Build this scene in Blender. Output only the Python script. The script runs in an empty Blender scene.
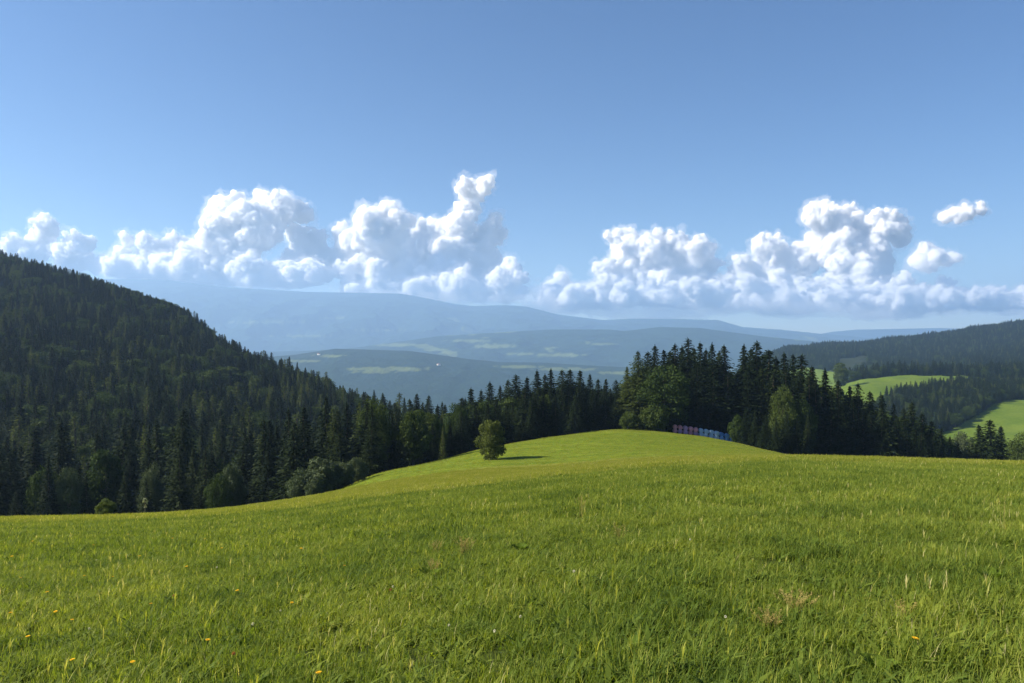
import bpy, math, random
import numpy as np
from mathutils import Vector, Matrix

SC = bpy.context.scene
COL = SC.collection
R = math.radians
random.seed(7)
RNG = np.random.default_rng(7)

# ------------------------------------------------------------------ camera
F = 745.0                                   # focal length in pixels of the 1024 px wide frame
cam_d = bpy.data.cameras.new('camera')
cam_d.sensor_width = 36.0
cam_d.lens = 36.0 * F / 1024.0
cam_d.clip_start = 0.05
cam_d.clip_end = 120000.0
cam = bpy.data.objects.new('camera', cam_d)
COL.objects.link(cam)
cam.location = (0, 0, 0)
cam.rotation_euler = (R(90), 0, 0)
SC.camera = cam

# ------------------------------------------------------------------ sky and sun
SUN_AZ = -96.0                              # degrees from the view axis, to the left
SUN_EL = 35.0
world = bpy.data.worlds.new('World')
SC.world = world
world.use_nodes = True
wn = world.node_tree
bg = wn.nodes['Background']
sky = wn.nodes.new('ShaderNodeTexSky')
sky.sky_type = 'NISHITA'
sky.sun_disc = False
sky.sun_elevation = R(SUN_EL)
sky.sun_rotation = R(SUN_AZ)
sky.altitude = 1100
sky.air_density = 1.0
sky.dust_density = 0.25
sky.ozone_density = 2.2
hs = wn.nodes.new('ShaderNodeHueSaturation'); hs.inputs['Saturation'].default_value = 1.22; hs.inputs['Hue'].default_value = 0.507
wn.links.new(sky.outputs[0], hs.inputs['Color']); wn.links.new(hs.outputs[0], bg.inputs[0])
bg.inputs[1].default_value = 0.050

sun_d = bpy.data.lights.new('sun', 'SUN')
sun_d.energy = 5.0
sun_d.angle = R(0.53)
sun_d.color = (1.0, 0.90, 0.76)
sun = bpy.data.objects.new('sun', sun_d)
COL.objects.link(sun)
sdir = Vector((math.sin(R(SUN_AZ)) * math.cos(R(SUN_EL)), math.cos(R(SUN_AZ)) * math.cos(R(SUN_EL)), math.sin(R(SUN_EL))))
sun.rotation_euler = sdir.to_track_quat('Z', 'Y').to_euler()

SC.view_settings.view_transform = 'Standard'
SC.view_settings.look = 'None'
SC.view_settings.gamma = 1.0
SC.view_settings.exposure = 1.35
cy = SC.cycles
cy.max_bounces = 22
cy.diffuse_bounces = 3
cy.glossy_bounces = 2
cy.transmission_bounces = 4
cy.volume_bounces = 20
cy.transparent_max_bounces = 8
cy.use_denoising = True
cy.sample_clamp_indirect = 6.0

# ------------------------------------------------------------------ small helpers
def px_u(px): return (px - 512.0) / F
def py_z(py, Y): return (341.5 - py) / F * Y

def struct(o):
    o['kind'] = 'structure'
    return o

def tag(o, label=None, cat=None, group=None, kind=None):
    if label: o['label'] = label
    if cat: o['category'] = cat
    if group: o['group'] = group
    if kind: o['kind'] = kind
    return o

def np_mesh(name, verts, faces, mats=(), smooth=False, mat_idx=None):
    """faces: array (n,3) / (n,4), or a list of such arrays"""
    me = bpy.data.meshes.new(name)
    if not isinstance(faces, list): faces = [faces]
    faces = [np.asarray(f, np.int32) for f in faces if len(f)]
    verts = np.asarray(verts, np.float32)
    nl = sum(f.size for f in faces); npoly = sum(len(f) for f in faces)
    me.vertices.add(len(verts)); me.loops.add(nl); me.polygons.add(npoly)
    me.vertices.foreach_set('co', verts.ravel())
    me.loops.foreach_set('vertex_index', np.concatenate([f.ravel() for f in faces]))
    tot = np.concatenate([np.full(len(f), f.shape[1], np.int32) for f in faces])
    st = np.concatenate([[0], np.cumsum(tot)[:-1]]).astype(np.int32)
    me.polygons.foreach_set('loop_start', st)
    if smooth: me.polygons.foreach_set('use_smooth', np.ones(npoly, bool))
    for m in mats: me.materials.append(m)
    if mat_idx is not None: me.polygons.foreach_set('material_index', np.asarray(mat_idx, np.int32))
    me.update(calc_edges=True)
    return me

def attr_f(me, name, vals, dom='POINT'):
    a = me.attributes.new(name, 'FLOAT', dom)
    a.data.foreach_set('value', np.asarray(vals, np.float32))

def link(o, parent=None):
    COL.objects.link(o)
    if parent is not None: o.parent = parent
    return o

def mobj(name, me, parent=None):
    return link(bpy.data.objects.new(name, me), parent)

def empty(name, loc):
    o = bpy.data.objects.new(name, None)
    o.empty_display_size = 0.5
    COL.objects.link(o)
    o.location = loc
    return o

# vectorised gradient noise -------------------------------------------------
_perm = np.random.default_rng(3).permutation(256)
_perm = np.concatenate([_perm, _perm])
_g2 = np.stack([np.cos(np.arange(256) * 2.399), np.sin(np.arange(256) * 2.399)], 1)

def perlin2(x, y):
    xi = np.floor(x).astype(int); yi = np.floor(y).astype(int)
    xf = x - xi; yf = y - yi
    u = xf**3 * (xf * (xf * 6 - 15) + 10); v = yf**3 * (yf * (yf * 6 - 15) + 10)
    def g(ix, iy, dx, dy):
        h = _perm[_perm[ix & 255] + (iy & 255)]
        return _g2[h, 0] * dx + _g2[h, 1] * dy
    a = g(xi, yi, xf, yf); b = g(xi + 1, yi, xf - 1, yf)
    c = g(xi, yi + 1, xf, yf - 1); d = g(xi + 1, yi + 1, xf - 1, yf - 1)
    return (a + u * (b - a)) + v * ((c + u * (d - c)) - (a + u * (b - a)))

def fbm(x, y, oct=4, seed=0.0):
    s = 0; a = 1.0; f = 1.0
    for i in range(oct):
        s = s + a * perlin2(x * f + seed + i * 17.3, y * f - seed * 1.7 + i * 9.1)
        a *= 0.5; f *= 2.03
    return s

def pchip(xk, yk, x):
    xk = np.asarray(xk, float); yk = np.asarray(yk, float)
    h = np.diff(xk); d = np.diff(yk) / h
    m = np.zeros(len(xk))
    for i in range(1, len(xk) - 1):
        if d[i - 1] * d[i] > 0:
            w1 = 2 * h[i] + h[i - 1]; w2 = h[i] + 2 * h[i - 1]
            m[i] = (w1 + w2) / (w1 / d[i - 1] + w2 / d[i])
    m[0] = d[0]; m[-1] = d[-1]
    x = np.asarray(x, float)
    xc = np.clip(x, xk[0], xk[-1])
    i = np.clip(np.searchsorted(xk, xc) - 1, 0, len(h) - 1)
    t = (xc - xk[i]) / h[i]
    h00 = 2 * t**3 - 3 * t**2 + 1; h10 = t**3 - 2 * t**2 + t; h01 = -2 * t**3 + 3 * t**2; h11 = t**3 - t**2
    r = h00 * yk[i] + h10 * h[i] * m[i] + h01 * yk[i + 1] + h11 * h[i] * m[i + 1]
    r = r + (x - xc) * np.where(x < xk[0], m[0], m[-1])
    return r

# ------------------------------------------------------------------ terrain
EYE = 1.6
def P(Y, py): return (Y, py_z(py, Y))
# column (pixel), crest ratio row, crest distance, knots beyond
COLS = [
    (-500, 524, 55, [(95, -25), (130, -38), (200, -38), (300, -5), (450, 70), (600, 125), (750, 165), (900, 175), (1500, 120), (2600, -60), (4200, -330)]),
    (-200, 517, 58, [(95, -23.5), (130, -37), (200, -44), (300, -22), (450, 28), (600, 70), (750, 105), (900, 112), (1500, 60), (2600, -100), (4200, -330)]),
    (0, 512, 60, [(95, -23), (130, -36), (200, -46), (300, -35), (450, -3), (600, 34), P(760, 265), (900, 60), (1500, 10), (2600, -140), (4200, -340)]),
    (130, 509, 62, [(95, -22.5), (130, -35), (190, -46), (300, -39), (450, -16), (580, 12), P(690, 299), (820, 15), (1400, -60), (2600, -220), (4200, -350)]),
    (178, 507, 63, [(95, -22), (130, -34), (190, -46), (300, -40), (430, -21), (560, 0), P(650, 315), (790, -6), (1350, -95), (2600, -250), (4200, -355)]),
    (215, 504.5, 64, [(95, -21.5), (130, -33), (190, -46), (300, -42), (430, -28), (520, -13), P(600, 350), (760, -32), (1300, -130), (2600, -280), (4200, -360)]),
    (300, 497.5, 64, [(95, -20), (120, -27), (180, -45), (260, -48), (370, -44), P(480, 388), (620, -60), (1200, -190), (2600, -320), (4200, -370)]),
    (382, 487, 64, [(95, -18.2), P(125, 472), (165, -32), (230, -46), (300, -48), P(380, 427), (520, -75), (1100, -220), (2600, -340), (4200, -380)]),
    (440, 481, 64, [(100, -17.8), P(142, 459.5), (170, -29), (220, -42), (260, -46), P(300, 450), (420, -78), (1000, -240), (2600, -350), (4200, -390)]),
    (490, 475, 64, [(105, -17.6), P(153, 447), (180, -26.5), (230, -37), (300, -52), (420, -92), (1000, -250), (2600, -350), (4200, -390)]),
    (560, 467, 63, [(110, -17.6), P(174, 436), (205, -26.5), (250, -36), (320, -58), (450, -105), (1000, -250), (2600, -350), (4200, -390)]),
    (620, 461.5, 62, [(110, -17.0), P(190, 429), (215, -25), (260, -34), (330, -55), (470, -105), (1000, -240), (2600, -340), (4200, -390)]),
    (690, 456.5, 61, [(110, -16.7), (150, -20.6), P(190, 434), (215, -28), (270, -38), (360, -62), (500, -105), (1000, -200), (2000, -240), (2600, -250), (4200, -380)]),
    (780, 453, 60, [(110, -16.7), (140, -21.2), P(170, 453), (210, -34), (270, -46), (360, -68), (500, -102), (800, -110), (1200, -120), (2000, -60), P(2400, 353), (3000, -90), (4200, -340)]),
    (860, 454.5, 60, [(90, -16), (140, -26), (190, -36), (240, -44), (300, -58), (450, -92), (640, -84), P(800, 396), P(930, 381), (1050, -54), (1300, -80), (1700, -66), P(2400, 347), (3000, -70), (4200, -320)]),
    (940, 456.5, 60, [(90, -16.5), (140, -28), (190, -40), (240, -47), (300, -61), (450, -86), (600, -78), (760, -60), P(900, 384), P(1000, 377), (1200, -66), (1500, -62), (1900, -46), P(2400, 338), (3000, -50), (4200, -300)]),
    (1024, 458.5, 60, [(90, -17), (140, -28), (190, -40), (240, -48), (300, -57), (450, -77), P(600, 430), P(750, 403), (900, -59), P(1050, 378), (1200, -58), (1500, -50), (1900, -26), P(2400, 326), (3000, 10), (4200, -280)]),
    (1250, 463, 58, [(90, -17.5), (140, -29), (190, -40), (240, -47), (300, -52), (450, -62), (600, -58), (750, -48), (900, -40), (1050, -34), (1200, -32), (1500, -10), (1900, 30), (2400, 95), (3000, 60), (4200, -200)]),
    (1500, 468, 58, [(90, -18), (140, -30), (190, -40), (240, -46), (300, -48), (450, -50), (600, -40), (750, -30), (900, -20), (1050, -10), (1200, 0), (1500, 30), (1900, 70), (2400, 140), (3000, 110), (4200, -120)]),
]
YT = np.concatenate([[-12, -6, 0], np.geomspace(2, 4200, 420)])
_uk = np.array([px_u(c[0]) for c in COLS])
_tab = []
for px, cpy, yc, far in COLS:
    s = (cpy + float(np.interp(px, [0, 250, 400, 640, 1024], [7.5, 7, 5, 4, 4.5])) - 341.5) / F
    c = EYE / yc**2; a = s - 2 * EYE / yc
    ks = [(y, -EYE - a * y - c * y * y) for y in (-20, -10, 0, 8, 16, 24, 32, 40, 48, 56, 64, 72)]
    ks += [k for k in far if k[0] > 80]
    _tab.append(pchip([k[0] for k in ks], [k[1] for k in ks], YT))
_tab = np.array(_tab)
UT = np.linspace(_uk[0], _uk[-1], 600)
TAB = np.stack([pchip(_uk, _tab[:, j], UT) for j in range(len(YT))], 1)
_k = np.exp(-0.5 * (np.arange(-12, 13) / 4.0)**2); _k /= _k.sum()
TAB = np.stack([np.convolve(np.pad(TAB[:, j], 12, mode='edge'), _k, 'valid') for j in range(len(YT))], 1)

def H(x, y):
    x = np.asarray(x, float); y = np.asarray(y, float)
    u = np.clip(x / np.sqrt(y * y + 100.0), UT[0], UT[-1])
    fu = (u - UT[0]) / (UT[1] - UT[0]); iu = np.clip(fu.astype(int), 0, len(UT) - 2); fu = fu - iu
    yc = np.clip(y, YT[0], YT[-1])
    iy = np.clip(np.searchsorted(YT, yc) - 1, 0, len(YT) - 2)
    fy = (yc - YT[iy]) / (YT[iy + 1] - YT[iy])
    z = (TAB[iu, iy] * (1 - fu) + TAB[iu + 1, iy] * fu) * (1 - fy) + (TAB[iu, iy + 1] * (1 - fu) + TAB[iu + 1, iy + 1] * fu) * fy
    yy = np.clip(y, 0, 4200)
    z = z + 0.035 * fbm(x / 2.2, y / 2.2, 2, 5.1) * np.clip(yy / 6, 0, 1) * np.clip(1 - (yy - 30) / 25, 0, 1) + np.clip((yy - 12) / 200, 0, 1) * 0.35 * fbm(x / 17, y / 17, 3, 2.2) \
        + np.clip((yy - 230) / 500, 0, 3) * 4.0 * fbm(x / 90, y / 90, 4, 8.0)
    return z

def Hs(x, y): return float(H(np.array([x]), np.array([y]))[0])

# ---------- node helper
def new_mat(name):
    m = bpy.data.materials.new(name)
    m.use_nodes = True
    nt = m.node_tree
    for n in list(nt.nodes): nt.nodes.remove(n)
    out = nt.nodes.new('ShaderNodeOutputMaterial')
    return m, nt, out

def N(nt, typ, **kw):
    n = nt.nodes.new('ShaderNode' + typ)
    for k, v in kw.items(): setattr(n, k, v)
    return n

def noise(nt, vec, scale, detail=4, rough=0.55):
    n = N(nt, 'TexNoise')
    n.inputs['Scale'].default_value = scale
    n.inputs['Detail'].default_value = detail
    n.inputs['Roughness'].default_value = rough
    if vec is not None: nt.links.new(vec, n.inputs['Vector'])
    return n.outputs['Fac']

def ramp(nt, fac, stops):
    r = N(nt, 'ValToRGB')
    els = r.color_ramp.elements
    while len(els) < len(stops): els.new(0.5)
    for e, (p, c) in zip(els, stops):
        e.position = p; e.color = tuple(c) + (1,) if len(c) == 3 else c
    nt.links.new(fac, r.inputs[0])
    return r.outputs[0]

def mix(nt, fac, a, b, mode='MIX'):
    m = N(nt, 'Mix', data_type='RGBA', blend_type=mode)
    for s, v in ((m.inputs[0], fac), (m.inputs[6], a), (m.inputs[7], b)):
        if hasattr(v, 'links') or isinstance(v, bpy.types.NodeSocket): nt.links.new(v, s)
        elif isinstance(v, (int, float)): s.default_value = v
        else: s.default_value = tuple(v) + (1,)
    return m.outputs[2]

def attr(nt, name):
    a = N(nt, 'Attribute'); a.attribute_name = name
    return a

def diffuse_out(nt, out, col, rough=0.9, bump=None, bdist=0.2, spec=0.15):
    b = N(nt, 'BsdfPrincipled')
    b.inputs['Roughness'].default_value = rough
    b.inputs['Specular IOR Level'].default_value = spec
    if isinstance(col, bpy.types.NodeSocket): nt.links.new(col, b.inputs['Base Color'])
    else: b.inputs['Base Color'].default_value = tuple(col) + (1,)
    if bump is not None:
        bn = N(nt, 'Bump'); bn.inputs['Strength'].default_value = 0.6; bn.inputs['Distance'].default_value = bdist
        nt.links.new(bump, bn.inputs['Height']); nt.links.new(bn.outputs[0], b.inputs['Normal'])
    nt.links.new(b.outputs[0], out.inputs[0])
    return b

def leaf_mat(name, stops, trans=0.35, hue_rand=True, spec=0.06, rough=0.7, use_attr=False, trans_gain=(1.2, 1.25, 0.6)):
    """foliage: reflects and lets light through; colour varies from plant to plant"""
    m, nt, out = new_mat(name)
    if use_attr:
        fac = attr(nt, 'tint').outputs['Fac']
    else:
        oi = N(nt, 'ObjectInfo')
        geo = N(nt, 'NewGeometry')
        mm = N(nt, 'Math', operation='MULTIPLY_ADD')
        nt.links.new(geo.outputs['Random Per Island'], mm.inputs[0]); mm.inputs[1].default_value = 0.45
        m2 = N(nt, 'Math', operation='MULTIPLY'); nt.links.new(oi.outputs['Random'], m2.inputs[0]); m2.inputs[1].default_value = 0.55
        nt.links.new(m2.outputs[0], mm.inputs[2])
        fac = mm.outputs[0]
    col = ramp(nt, fac, stops)
    b = N(nt, 'BsdfPrincipled')
    b.inputs['Roughness'].default_value = rough
    b.inputs['Specular IOR Level'].default_value = spec
    nt.links.new(col, b.inputs['Base Color'])
    t = N(nt, 'BsdfTranslucent')
    tc = mix(nt, 1.0, col, trans_gain, 'MULTIPLY')
    nt.links.new(tc, t.inputs[0])
    ms = N(nt, 'MixShader'); ms.inputs[0].default_value = trans
    nt.links.new(b.outputs[0], ms.inputs[1]); nt.links.new(t.outputs[0], ms.inputs[2])
    nt.links.new(ms.outputs[0], out.inputs[0])
    return m

M = {}
# meadow soil and short turf
def mat_meadow():
    m, nt, out = new_mat('meadow_turf')
    geo = N(nt, 'NewGeometry'); pos = geo.outputs['Position']
    big = noise(nt, pos, 0.035, 3)
    mid = noise(nt, pos, 0.6, 4)
    fine = noise(nt, pos, 9.0, 5, 0.7)
    c1 = ramp(nt, big, [(0.3, (0.105, 0.135, 0.012)), (0.52, (0.14, 0.155, 0.018)), (0.72, (0.165, 0.16, 0.028))])
    c2 = ramp(nt, mid, [(0.3, (0.62, 0.72, 0.6)), (0.7, (1.2, 1.15, 1.1))])
    c = mix(nt, 1.0, c1, c2, 'MULTIPLY')
    c3 = ramp(nt, fine, [(0.32, (0.45, 0.5, 0.45)), (0.62, (1.25, 1.2, 1.15))])
    c = mix(nt, 0.8, c, mix(nt, 1.0, c, c3, 'MULTIPLY'))
    hay = attr(nt, 'hay').outputs['Fac']
    c = mix(nt, hay, c, (0.25, 0.235, 0.065))
    knoll = attr(nt, 'lush').outputs['Fac']
    kc = mix(nt, 1.0, (0.115, 0.155, 0.013), c2, 'MULTIPLY')
    mp = N(nt, 'Mapping'); mp.inputs['Scale'].default_value = (0.03, 0.22, 0.1); mp.inputs['Rotation'].default_value = (0, 0, 0.25)
    nt.links.new(pos, mp.inputs[0])
    sw = noise(nt, mp.outputs[0], 1.6, 4, 0.65)
    kc = mix(nt, 1.0, kc, ramp(nt, sw, [(0.32, (0.72, 0.80, 0.75)), (0.5, (1.0, 1.0, 1.0)), (0.68, (1.35, 1.2, 1.5))]), 'MULTIPLY')
    c = mix(nt, knoll, c, kc)
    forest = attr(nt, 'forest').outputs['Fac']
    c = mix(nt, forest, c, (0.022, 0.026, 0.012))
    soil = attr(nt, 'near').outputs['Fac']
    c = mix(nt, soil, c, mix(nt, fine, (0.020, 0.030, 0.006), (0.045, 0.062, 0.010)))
    diffuse_out(nt, out, c, 0.95, fine, 0.12, 0.05)
    return m

def mat_hillside():
    m, nt, out = new_mat('hillside_ground')
    geo = N(nt, 'NewGeometry'); pos = geo.outputs['Position']
    mid = noise(nt, pos, 0.03, 4); fine = noise(nt, pos, 0.4, 5, 0.7)
    c = ramp(nt, mid, [(0.3, (0.07, 0.115, 0.013)), (0.7, (0.11, 0.15, 0.02))])
    c = mix(nt, 0.7, c, mix(nt, 1.0, c, ramp(nt, fine, [(0.3, (0.6, 0.65, 0.6)), (0.7, (1.2, 1.2, 1.1))]), 'MULTIPLY'))
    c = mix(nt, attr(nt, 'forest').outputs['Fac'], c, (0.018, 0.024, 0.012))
    diffuse_out(nt, out, c, 0.95, fine, 0.8, 0.05)
    return m

def mat_far(name, scale, thr, forest=(0.014, 0.028, 0.020), field=(0.075, 0.105, 0.035)):
    m, nt, out = new_mat(name)
    geo = N(nt, 'NewGeometry')
    mp = N(nt, 'Mapping'); mp.inputs['Scale'].default_value = (1, 0.5, 1.3)
    nt.links.new(geo.outputs['Position'], mp.inputs[0])
    big = noise(nt, mp.outputs[0], scale, 3, 0.5)
    fld = ramp(nt, big, [(thr, (0, 0, 0)), (thr + 0.025, (1, 1, 1))])
    a = attr(nt, 'field').outputs['Fac']
    fine = noise(nt, geo.outputs['Position'], scale * 14, 4, 0.7)
    fcol = mix(nt, 1.0, forest, ramp(nt, fine, [(0.3, (0.5, 0.55, 0.6)), (0.7, (1.5, 1.45, 1.3))]), 'MULTIPLY')
    vary = noise(nt, mp.outputs[0], scale * 3.3, 2)
    gcol = mix(nt, vary, field, (field[0] * 1.5, field[1] * 1.25, field[2] * 1.6))
    c = mix(nt, fld, fcol, gcol)
    c = mix(nt, a, c, gcol)
    diffuse_out(nt, out, c, 0.95, fine, 25.0, 0.02)
    return m

M['meadow'] = mat_meadow()
M['hillside'] = mat_hillside()

# ---------- woods: where trees stand, in (px, Y)
def interp(px, tab): return np.interp(px, [t[0] for t in tab], [t[1] for t in tab])
LEFT_FRONT = [(-600, 118), (0, 122), (130, 122), (250, 122), (300, 122), (382, 130), (440, 148), (470, 158)]
LEFT_BACK = [(-600, 960), (0, 840), (130, 760), (215, 660), (300, 540), (382, 440), (440, 350), (470, 330)]
MID_FRONT = [(382, 130), (440, 148), (490, 162), (560, 183), (620, 199), (660, 203), (700, 203), (780, 184), (800, 178), (840, 180), (900, 188), (960, 205), (1010, 215), (1030, 225)]
MID_BACK = [(470, 300), (560, 290), (620, 275), (700, 290), (800, 300), (860, 300), (940, 285), (1010, 270), (1030, 270)]
HW_FRONT = [(850, 590), (890, 600), (930, 612), (955, 640), (985, 705), (1004, 752), (1060, 790)]        # hanging wood below the field
HW_BACK = [(850, 640), (890, 770), (925, 815), (960, 885), (1000, 940), (1060, 950)]

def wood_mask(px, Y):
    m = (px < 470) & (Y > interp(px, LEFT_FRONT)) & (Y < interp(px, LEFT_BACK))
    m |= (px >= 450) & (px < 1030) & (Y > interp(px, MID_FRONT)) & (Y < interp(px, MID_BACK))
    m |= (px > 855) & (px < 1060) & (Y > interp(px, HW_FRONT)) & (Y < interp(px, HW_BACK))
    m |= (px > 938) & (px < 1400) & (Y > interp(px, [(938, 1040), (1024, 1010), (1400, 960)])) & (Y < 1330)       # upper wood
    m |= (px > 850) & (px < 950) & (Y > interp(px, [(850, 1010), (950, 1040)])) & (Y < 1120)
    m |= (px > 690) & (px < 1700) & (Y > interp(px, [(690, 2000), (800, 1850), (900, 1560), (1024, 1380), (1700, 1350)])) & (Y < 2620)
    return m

# ---------- the ground sheets
APEX = 14.0
uu = np.linspace(-1.45, 1.45, 520)
yy = np.concatenate([np.linspace(-9, 0, 8)[:-1], np.geomspace(14, 4200 + 14, 620) - 14])
XX = uu[:, None] * (yy[None, :] + APEX); YY = np.broadcast_to(yy[None, :], XX.shape)
ZZ = H(XX.ravel(), YY.ravel()).reshape(XX.shape)
jsplit = int(np.searchsorted(yy, 232))

def grid_faces(nu, ny):
    i = np.arange(nu - 1)[:, None]; j = np.arange(ny - 1)[None, :]
    a = i * ny + j
    return np.stack([a, a + ny, a + ny + 1, a + 1], -1).reshape(-1, 4)

def ground_piece(name, j0, j1, mat):
    X = XX[:, j0:j1]; Y = YY[:, j0:j1]; Z = ZZ[:, j0:j1]
    v = np.stack([X, Y, Z], -1).reshape(-1, 3)
    me = np_mesh(name, v, grid_faces(X.shape[0], X.shape[1]), [mat], smooth=True)
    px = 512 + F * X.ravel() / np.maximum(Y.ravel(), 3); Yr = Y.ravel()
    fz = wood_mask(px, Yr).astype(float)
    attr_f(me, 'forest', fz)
    if name == 'meadow':
        # unmown straw-coloured band along the brow of the near meadow
        yb = interp(px, [(0, 62), (250, 70), (380, 88), (640, 96), (780, 92), (1024, 66)]) + 4 * fbm(X.ravel() / 9, Yr / 9, 3)
        hay = np.exp(-((Yr - yb) / 13.0)**2) * np.clip(0.55 + 0.8 * fbm(X.ravel() / 5, Yr / 2.5, 3, 4.0), 0, 1)
        attr_f(me, 'hay', hay * 0.85)
        attr_f(me, 'lush', np.clip((Yr - yb - 8) / 6, 0, 1))
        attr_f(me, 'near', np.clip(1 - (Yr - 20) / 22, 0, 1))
    o = mobj(name, me)
    return struct(o)

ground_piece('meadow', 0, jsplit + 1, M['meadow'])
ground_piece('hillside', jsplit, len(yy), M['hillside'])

# ---------- far hills and mountains, each a terrain strip with a front slope and a back slope
def strip(name, sky_pts, Yr, Yf, Yb, zbase, mat, rough, fields=(), u0=-1.25, u1=1.25, nu=700, nt_=90, seed=1.0, bulge=0.8, zbb=None):
    u = np.linspace(u0, u1, nu)
    t = np.concatenate([np.linspace(0, 1, nt_), 1 + np.linspace(0, 1, 25)[1:]])
    U, T = np.meshgrid(u, t, indexing='ij')
    Yrid = Yr + 0.06 * Yr * fbm(u * 2.2, u * 0 + seed, 3, seed)
    ridge = (341.5 - np.interp(512 + F * u, [s[0] for s in sky_pts], [s[1] for s in sky_pts])) / F * Yrid
    Y = np.where(T <= 1, Yf + (Yrid[:, None] - Yf) * T, Yrid[:, None] + (Yb - Yrid[:, None]) * (T - 1))
    X = U * Y
    sh = np.where(T <= 1, (T**bulge) * 0.75 + 0.25 * T * T * (3 - 2 * T), 1 - (T - 1)**1.3)
    zb = np.where(T <= 1, zbase, zbase if zbb is None else zbb)
    Z = zb + (ridge[:, None] - zb) * sh
    er = fbm(X / (Yr * 0.09), Y / (Yr * 0.09), 5, seed * 3.1)
    er = -np.abs(er) * 1.6 + 0.35
    amp = rough * np.sin(np.pi * np.clip(T, 0, 1))**0.8
    Z = Z + amp * er
    Z = Z + rough * 0.018 * fbm(X / (Yr * 0.004), Y / (Yr * 0.004), 3, seed)       # tree-top raggedness
    v = np.stack([X, Y, Z], -1).reshape(-1, 3)
    me = np_mesh(name, v, grid_faces(nu, len(t)), [mat], smooth=True)
    pxv = 512 + F * X.ravel() / Y.ravel(); pyv = 341.5 - F * Z.ravel() / Y.ravel()
    f = np.zeros(len(v))
    for (cx, cyy, rx, ry) in fields:
        w = 0.6 * fbm(X.ravel() / (Yr * 0.009), Y.ravel() / (Yr * 0.03), 4, cx)
        d = ((pxv - cx) / rx)**2 + ((pyv - cyy) / (ry * 0.68))**2 + w * 2.4
        f = np.maximum(f, np.clip((0.95 - d) / 0.14, 0, 1) * (T.ravel() <= 1))
    attr_f(me, 'field', f)
    return struct(mobj(name, me)), (X, Y, Z)

SKY1 = [(-420, 262), (-200, 270), (0, 276), (100, 279), (165, 280), (225, 287), (310, 292), (400, 293.5), (415, 296), (455, 304), (474, 306), (506, 305), (527, 306.6), (558, 314.5), (603, 320), (635, 318.5), (680, 319), (718, 320), (743, 327), (784, 330), (820, 333.7), (870, 338), (1000, 345), (1450, 352)]
SKY1B = [(600, 345), (760, 337), (820, 334), (833, 331.6), (859, 329.5), (891, 329), (940, 328), (1000, 330), (1450, 322)]
SKY2 = [(-420, 352), (200, 353), (300, 351), (345, 349), (440, 336), (506, 332), (550, 329.5), (609, 329.5), (624, 331), (660, 327), (700, 328), (760, 336), (820, 342), (1000, 352), (1450, 358)]
SKY3 = [(-420, 352), (0, 356), (250, 358), (293, 355), (335, 348.7), (366, 349.5), (411, 351), (468, 359), (500, 362), (540, 362.5), (600, 366), (640, 368), (700, 372), (800, 378), (1450, 392)]
strip('mountain', SKY1, 14500, 9800, 16800, -330, mat_far('mountain_cover', 0.0011, 0.66), 240, fields=[(270, 322, 40, 2), (300, 336, 30, 1.6), (380, 330, 25, 1.5), (330, 318, 18, 1.2)], seed=1.3, nu=900, bulge=0.9)
strip('mountain', SKY1B, 16200, 14000, 17000, -330, mat_far('ridge_cover', 0.0011, 0.7), 60, seed=4.7, u0=0.0, u1=1.25, nu=300)
strip('hill', SKY2, 8600, 6600, 9700, -340, mat_far('hill_cover', 0.0022, 0.62), 90,
      fields=[(495, 346, 24, 3.2), (470, 341, 22, 2.2), (562, 355, 26, 2.6), (520, 354, 14, 1.8), (400, 345, 26, 2.4), (437, 350, 14, 1.5), (352, 352, 22, 1.6), (600, 344, 16, 1.2)], seed=2.4, bulge=0.75)
H3, (X3, Y3, Z3) = strip('hill', SKY3, 5200, 3650, 6300, -395, mat_far('near_hill_cover', 0.0035, 0.69), 40,
      fields=[(390, 369, 40, 3.6), (372, 372, 20, 2.2), (330, 356, 18, 2), (520, 366.5, 24, 2.4), (566, 369, 30, 2.6), (618, 373, 20, 2.4), (300, 361, 20, 2)], seed=6.2, bulge=0.6)

# valley floor that all of it stands on
vf = np.array([(-15800, 2000, -398), (15800, 2000, -398), (15800, 17300, -398), (-15800, 17300, -398)], float)
struct(mobj('ground', np_mesh('ground', vf, np.array([[0, 1, 2, 3]]), [mat_far('valley_cover', 0.003, 0.5)])))

# ------------------------------------------------------------------ the air
def haze_box():
    x0, x1, y0, y1, z0, z1 = -15990, 15990, -60, 17450, -410, 1190
    v = [(x0, y0, z0), (x1, y0, z0), (x1, y1, z0), (x0, y1, z0), (x0, y0, z1), (x1, y0, z1), (x1, y1, z1), (x0, y1, z1)]
    f = [(0, 3, 2, 1), (4, 5, 6, 7), (0, 1, 5, 4), (1, 2, 6, 5), (2, 3, 7, 6), (3, 0, 4, 7)]
    m, nt, out = new_mat('haze_air')
    pv = N(nt, 'VolumePrincipled')
    pv.inputs['Color'].default_value = (0.42, 0.655, 1.0, 1)
    pv.inputs['Density'].default_value = 8.8e-5
    pv.inputs['Anisotropy'].default_value = 0.25
    nt.links.new(pv.outputs[0], out.inputs['Volume'])
    o = mobj('haze', np_mesh('haze', v, np.array(f), [m]))
    o['kind'] = 'stuff'
haze_box()

# ------------------------------------------------------------------ clouds
def mat_cloud(dens):
    m, nt, out = new_mat('cloud_vapour')
    v = N(nt, 'VolumeScatter')
    v.inputs['Color'].default_value = (0.995, 0.997, 1.0, 1)
    v.inputs['Density'].default_value = dens
    v.inputs['Anisotropy'].default_value = 0.15
    nt.links.new(v.outputs[0], out.inputs['Volume'])
    return m

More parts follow.
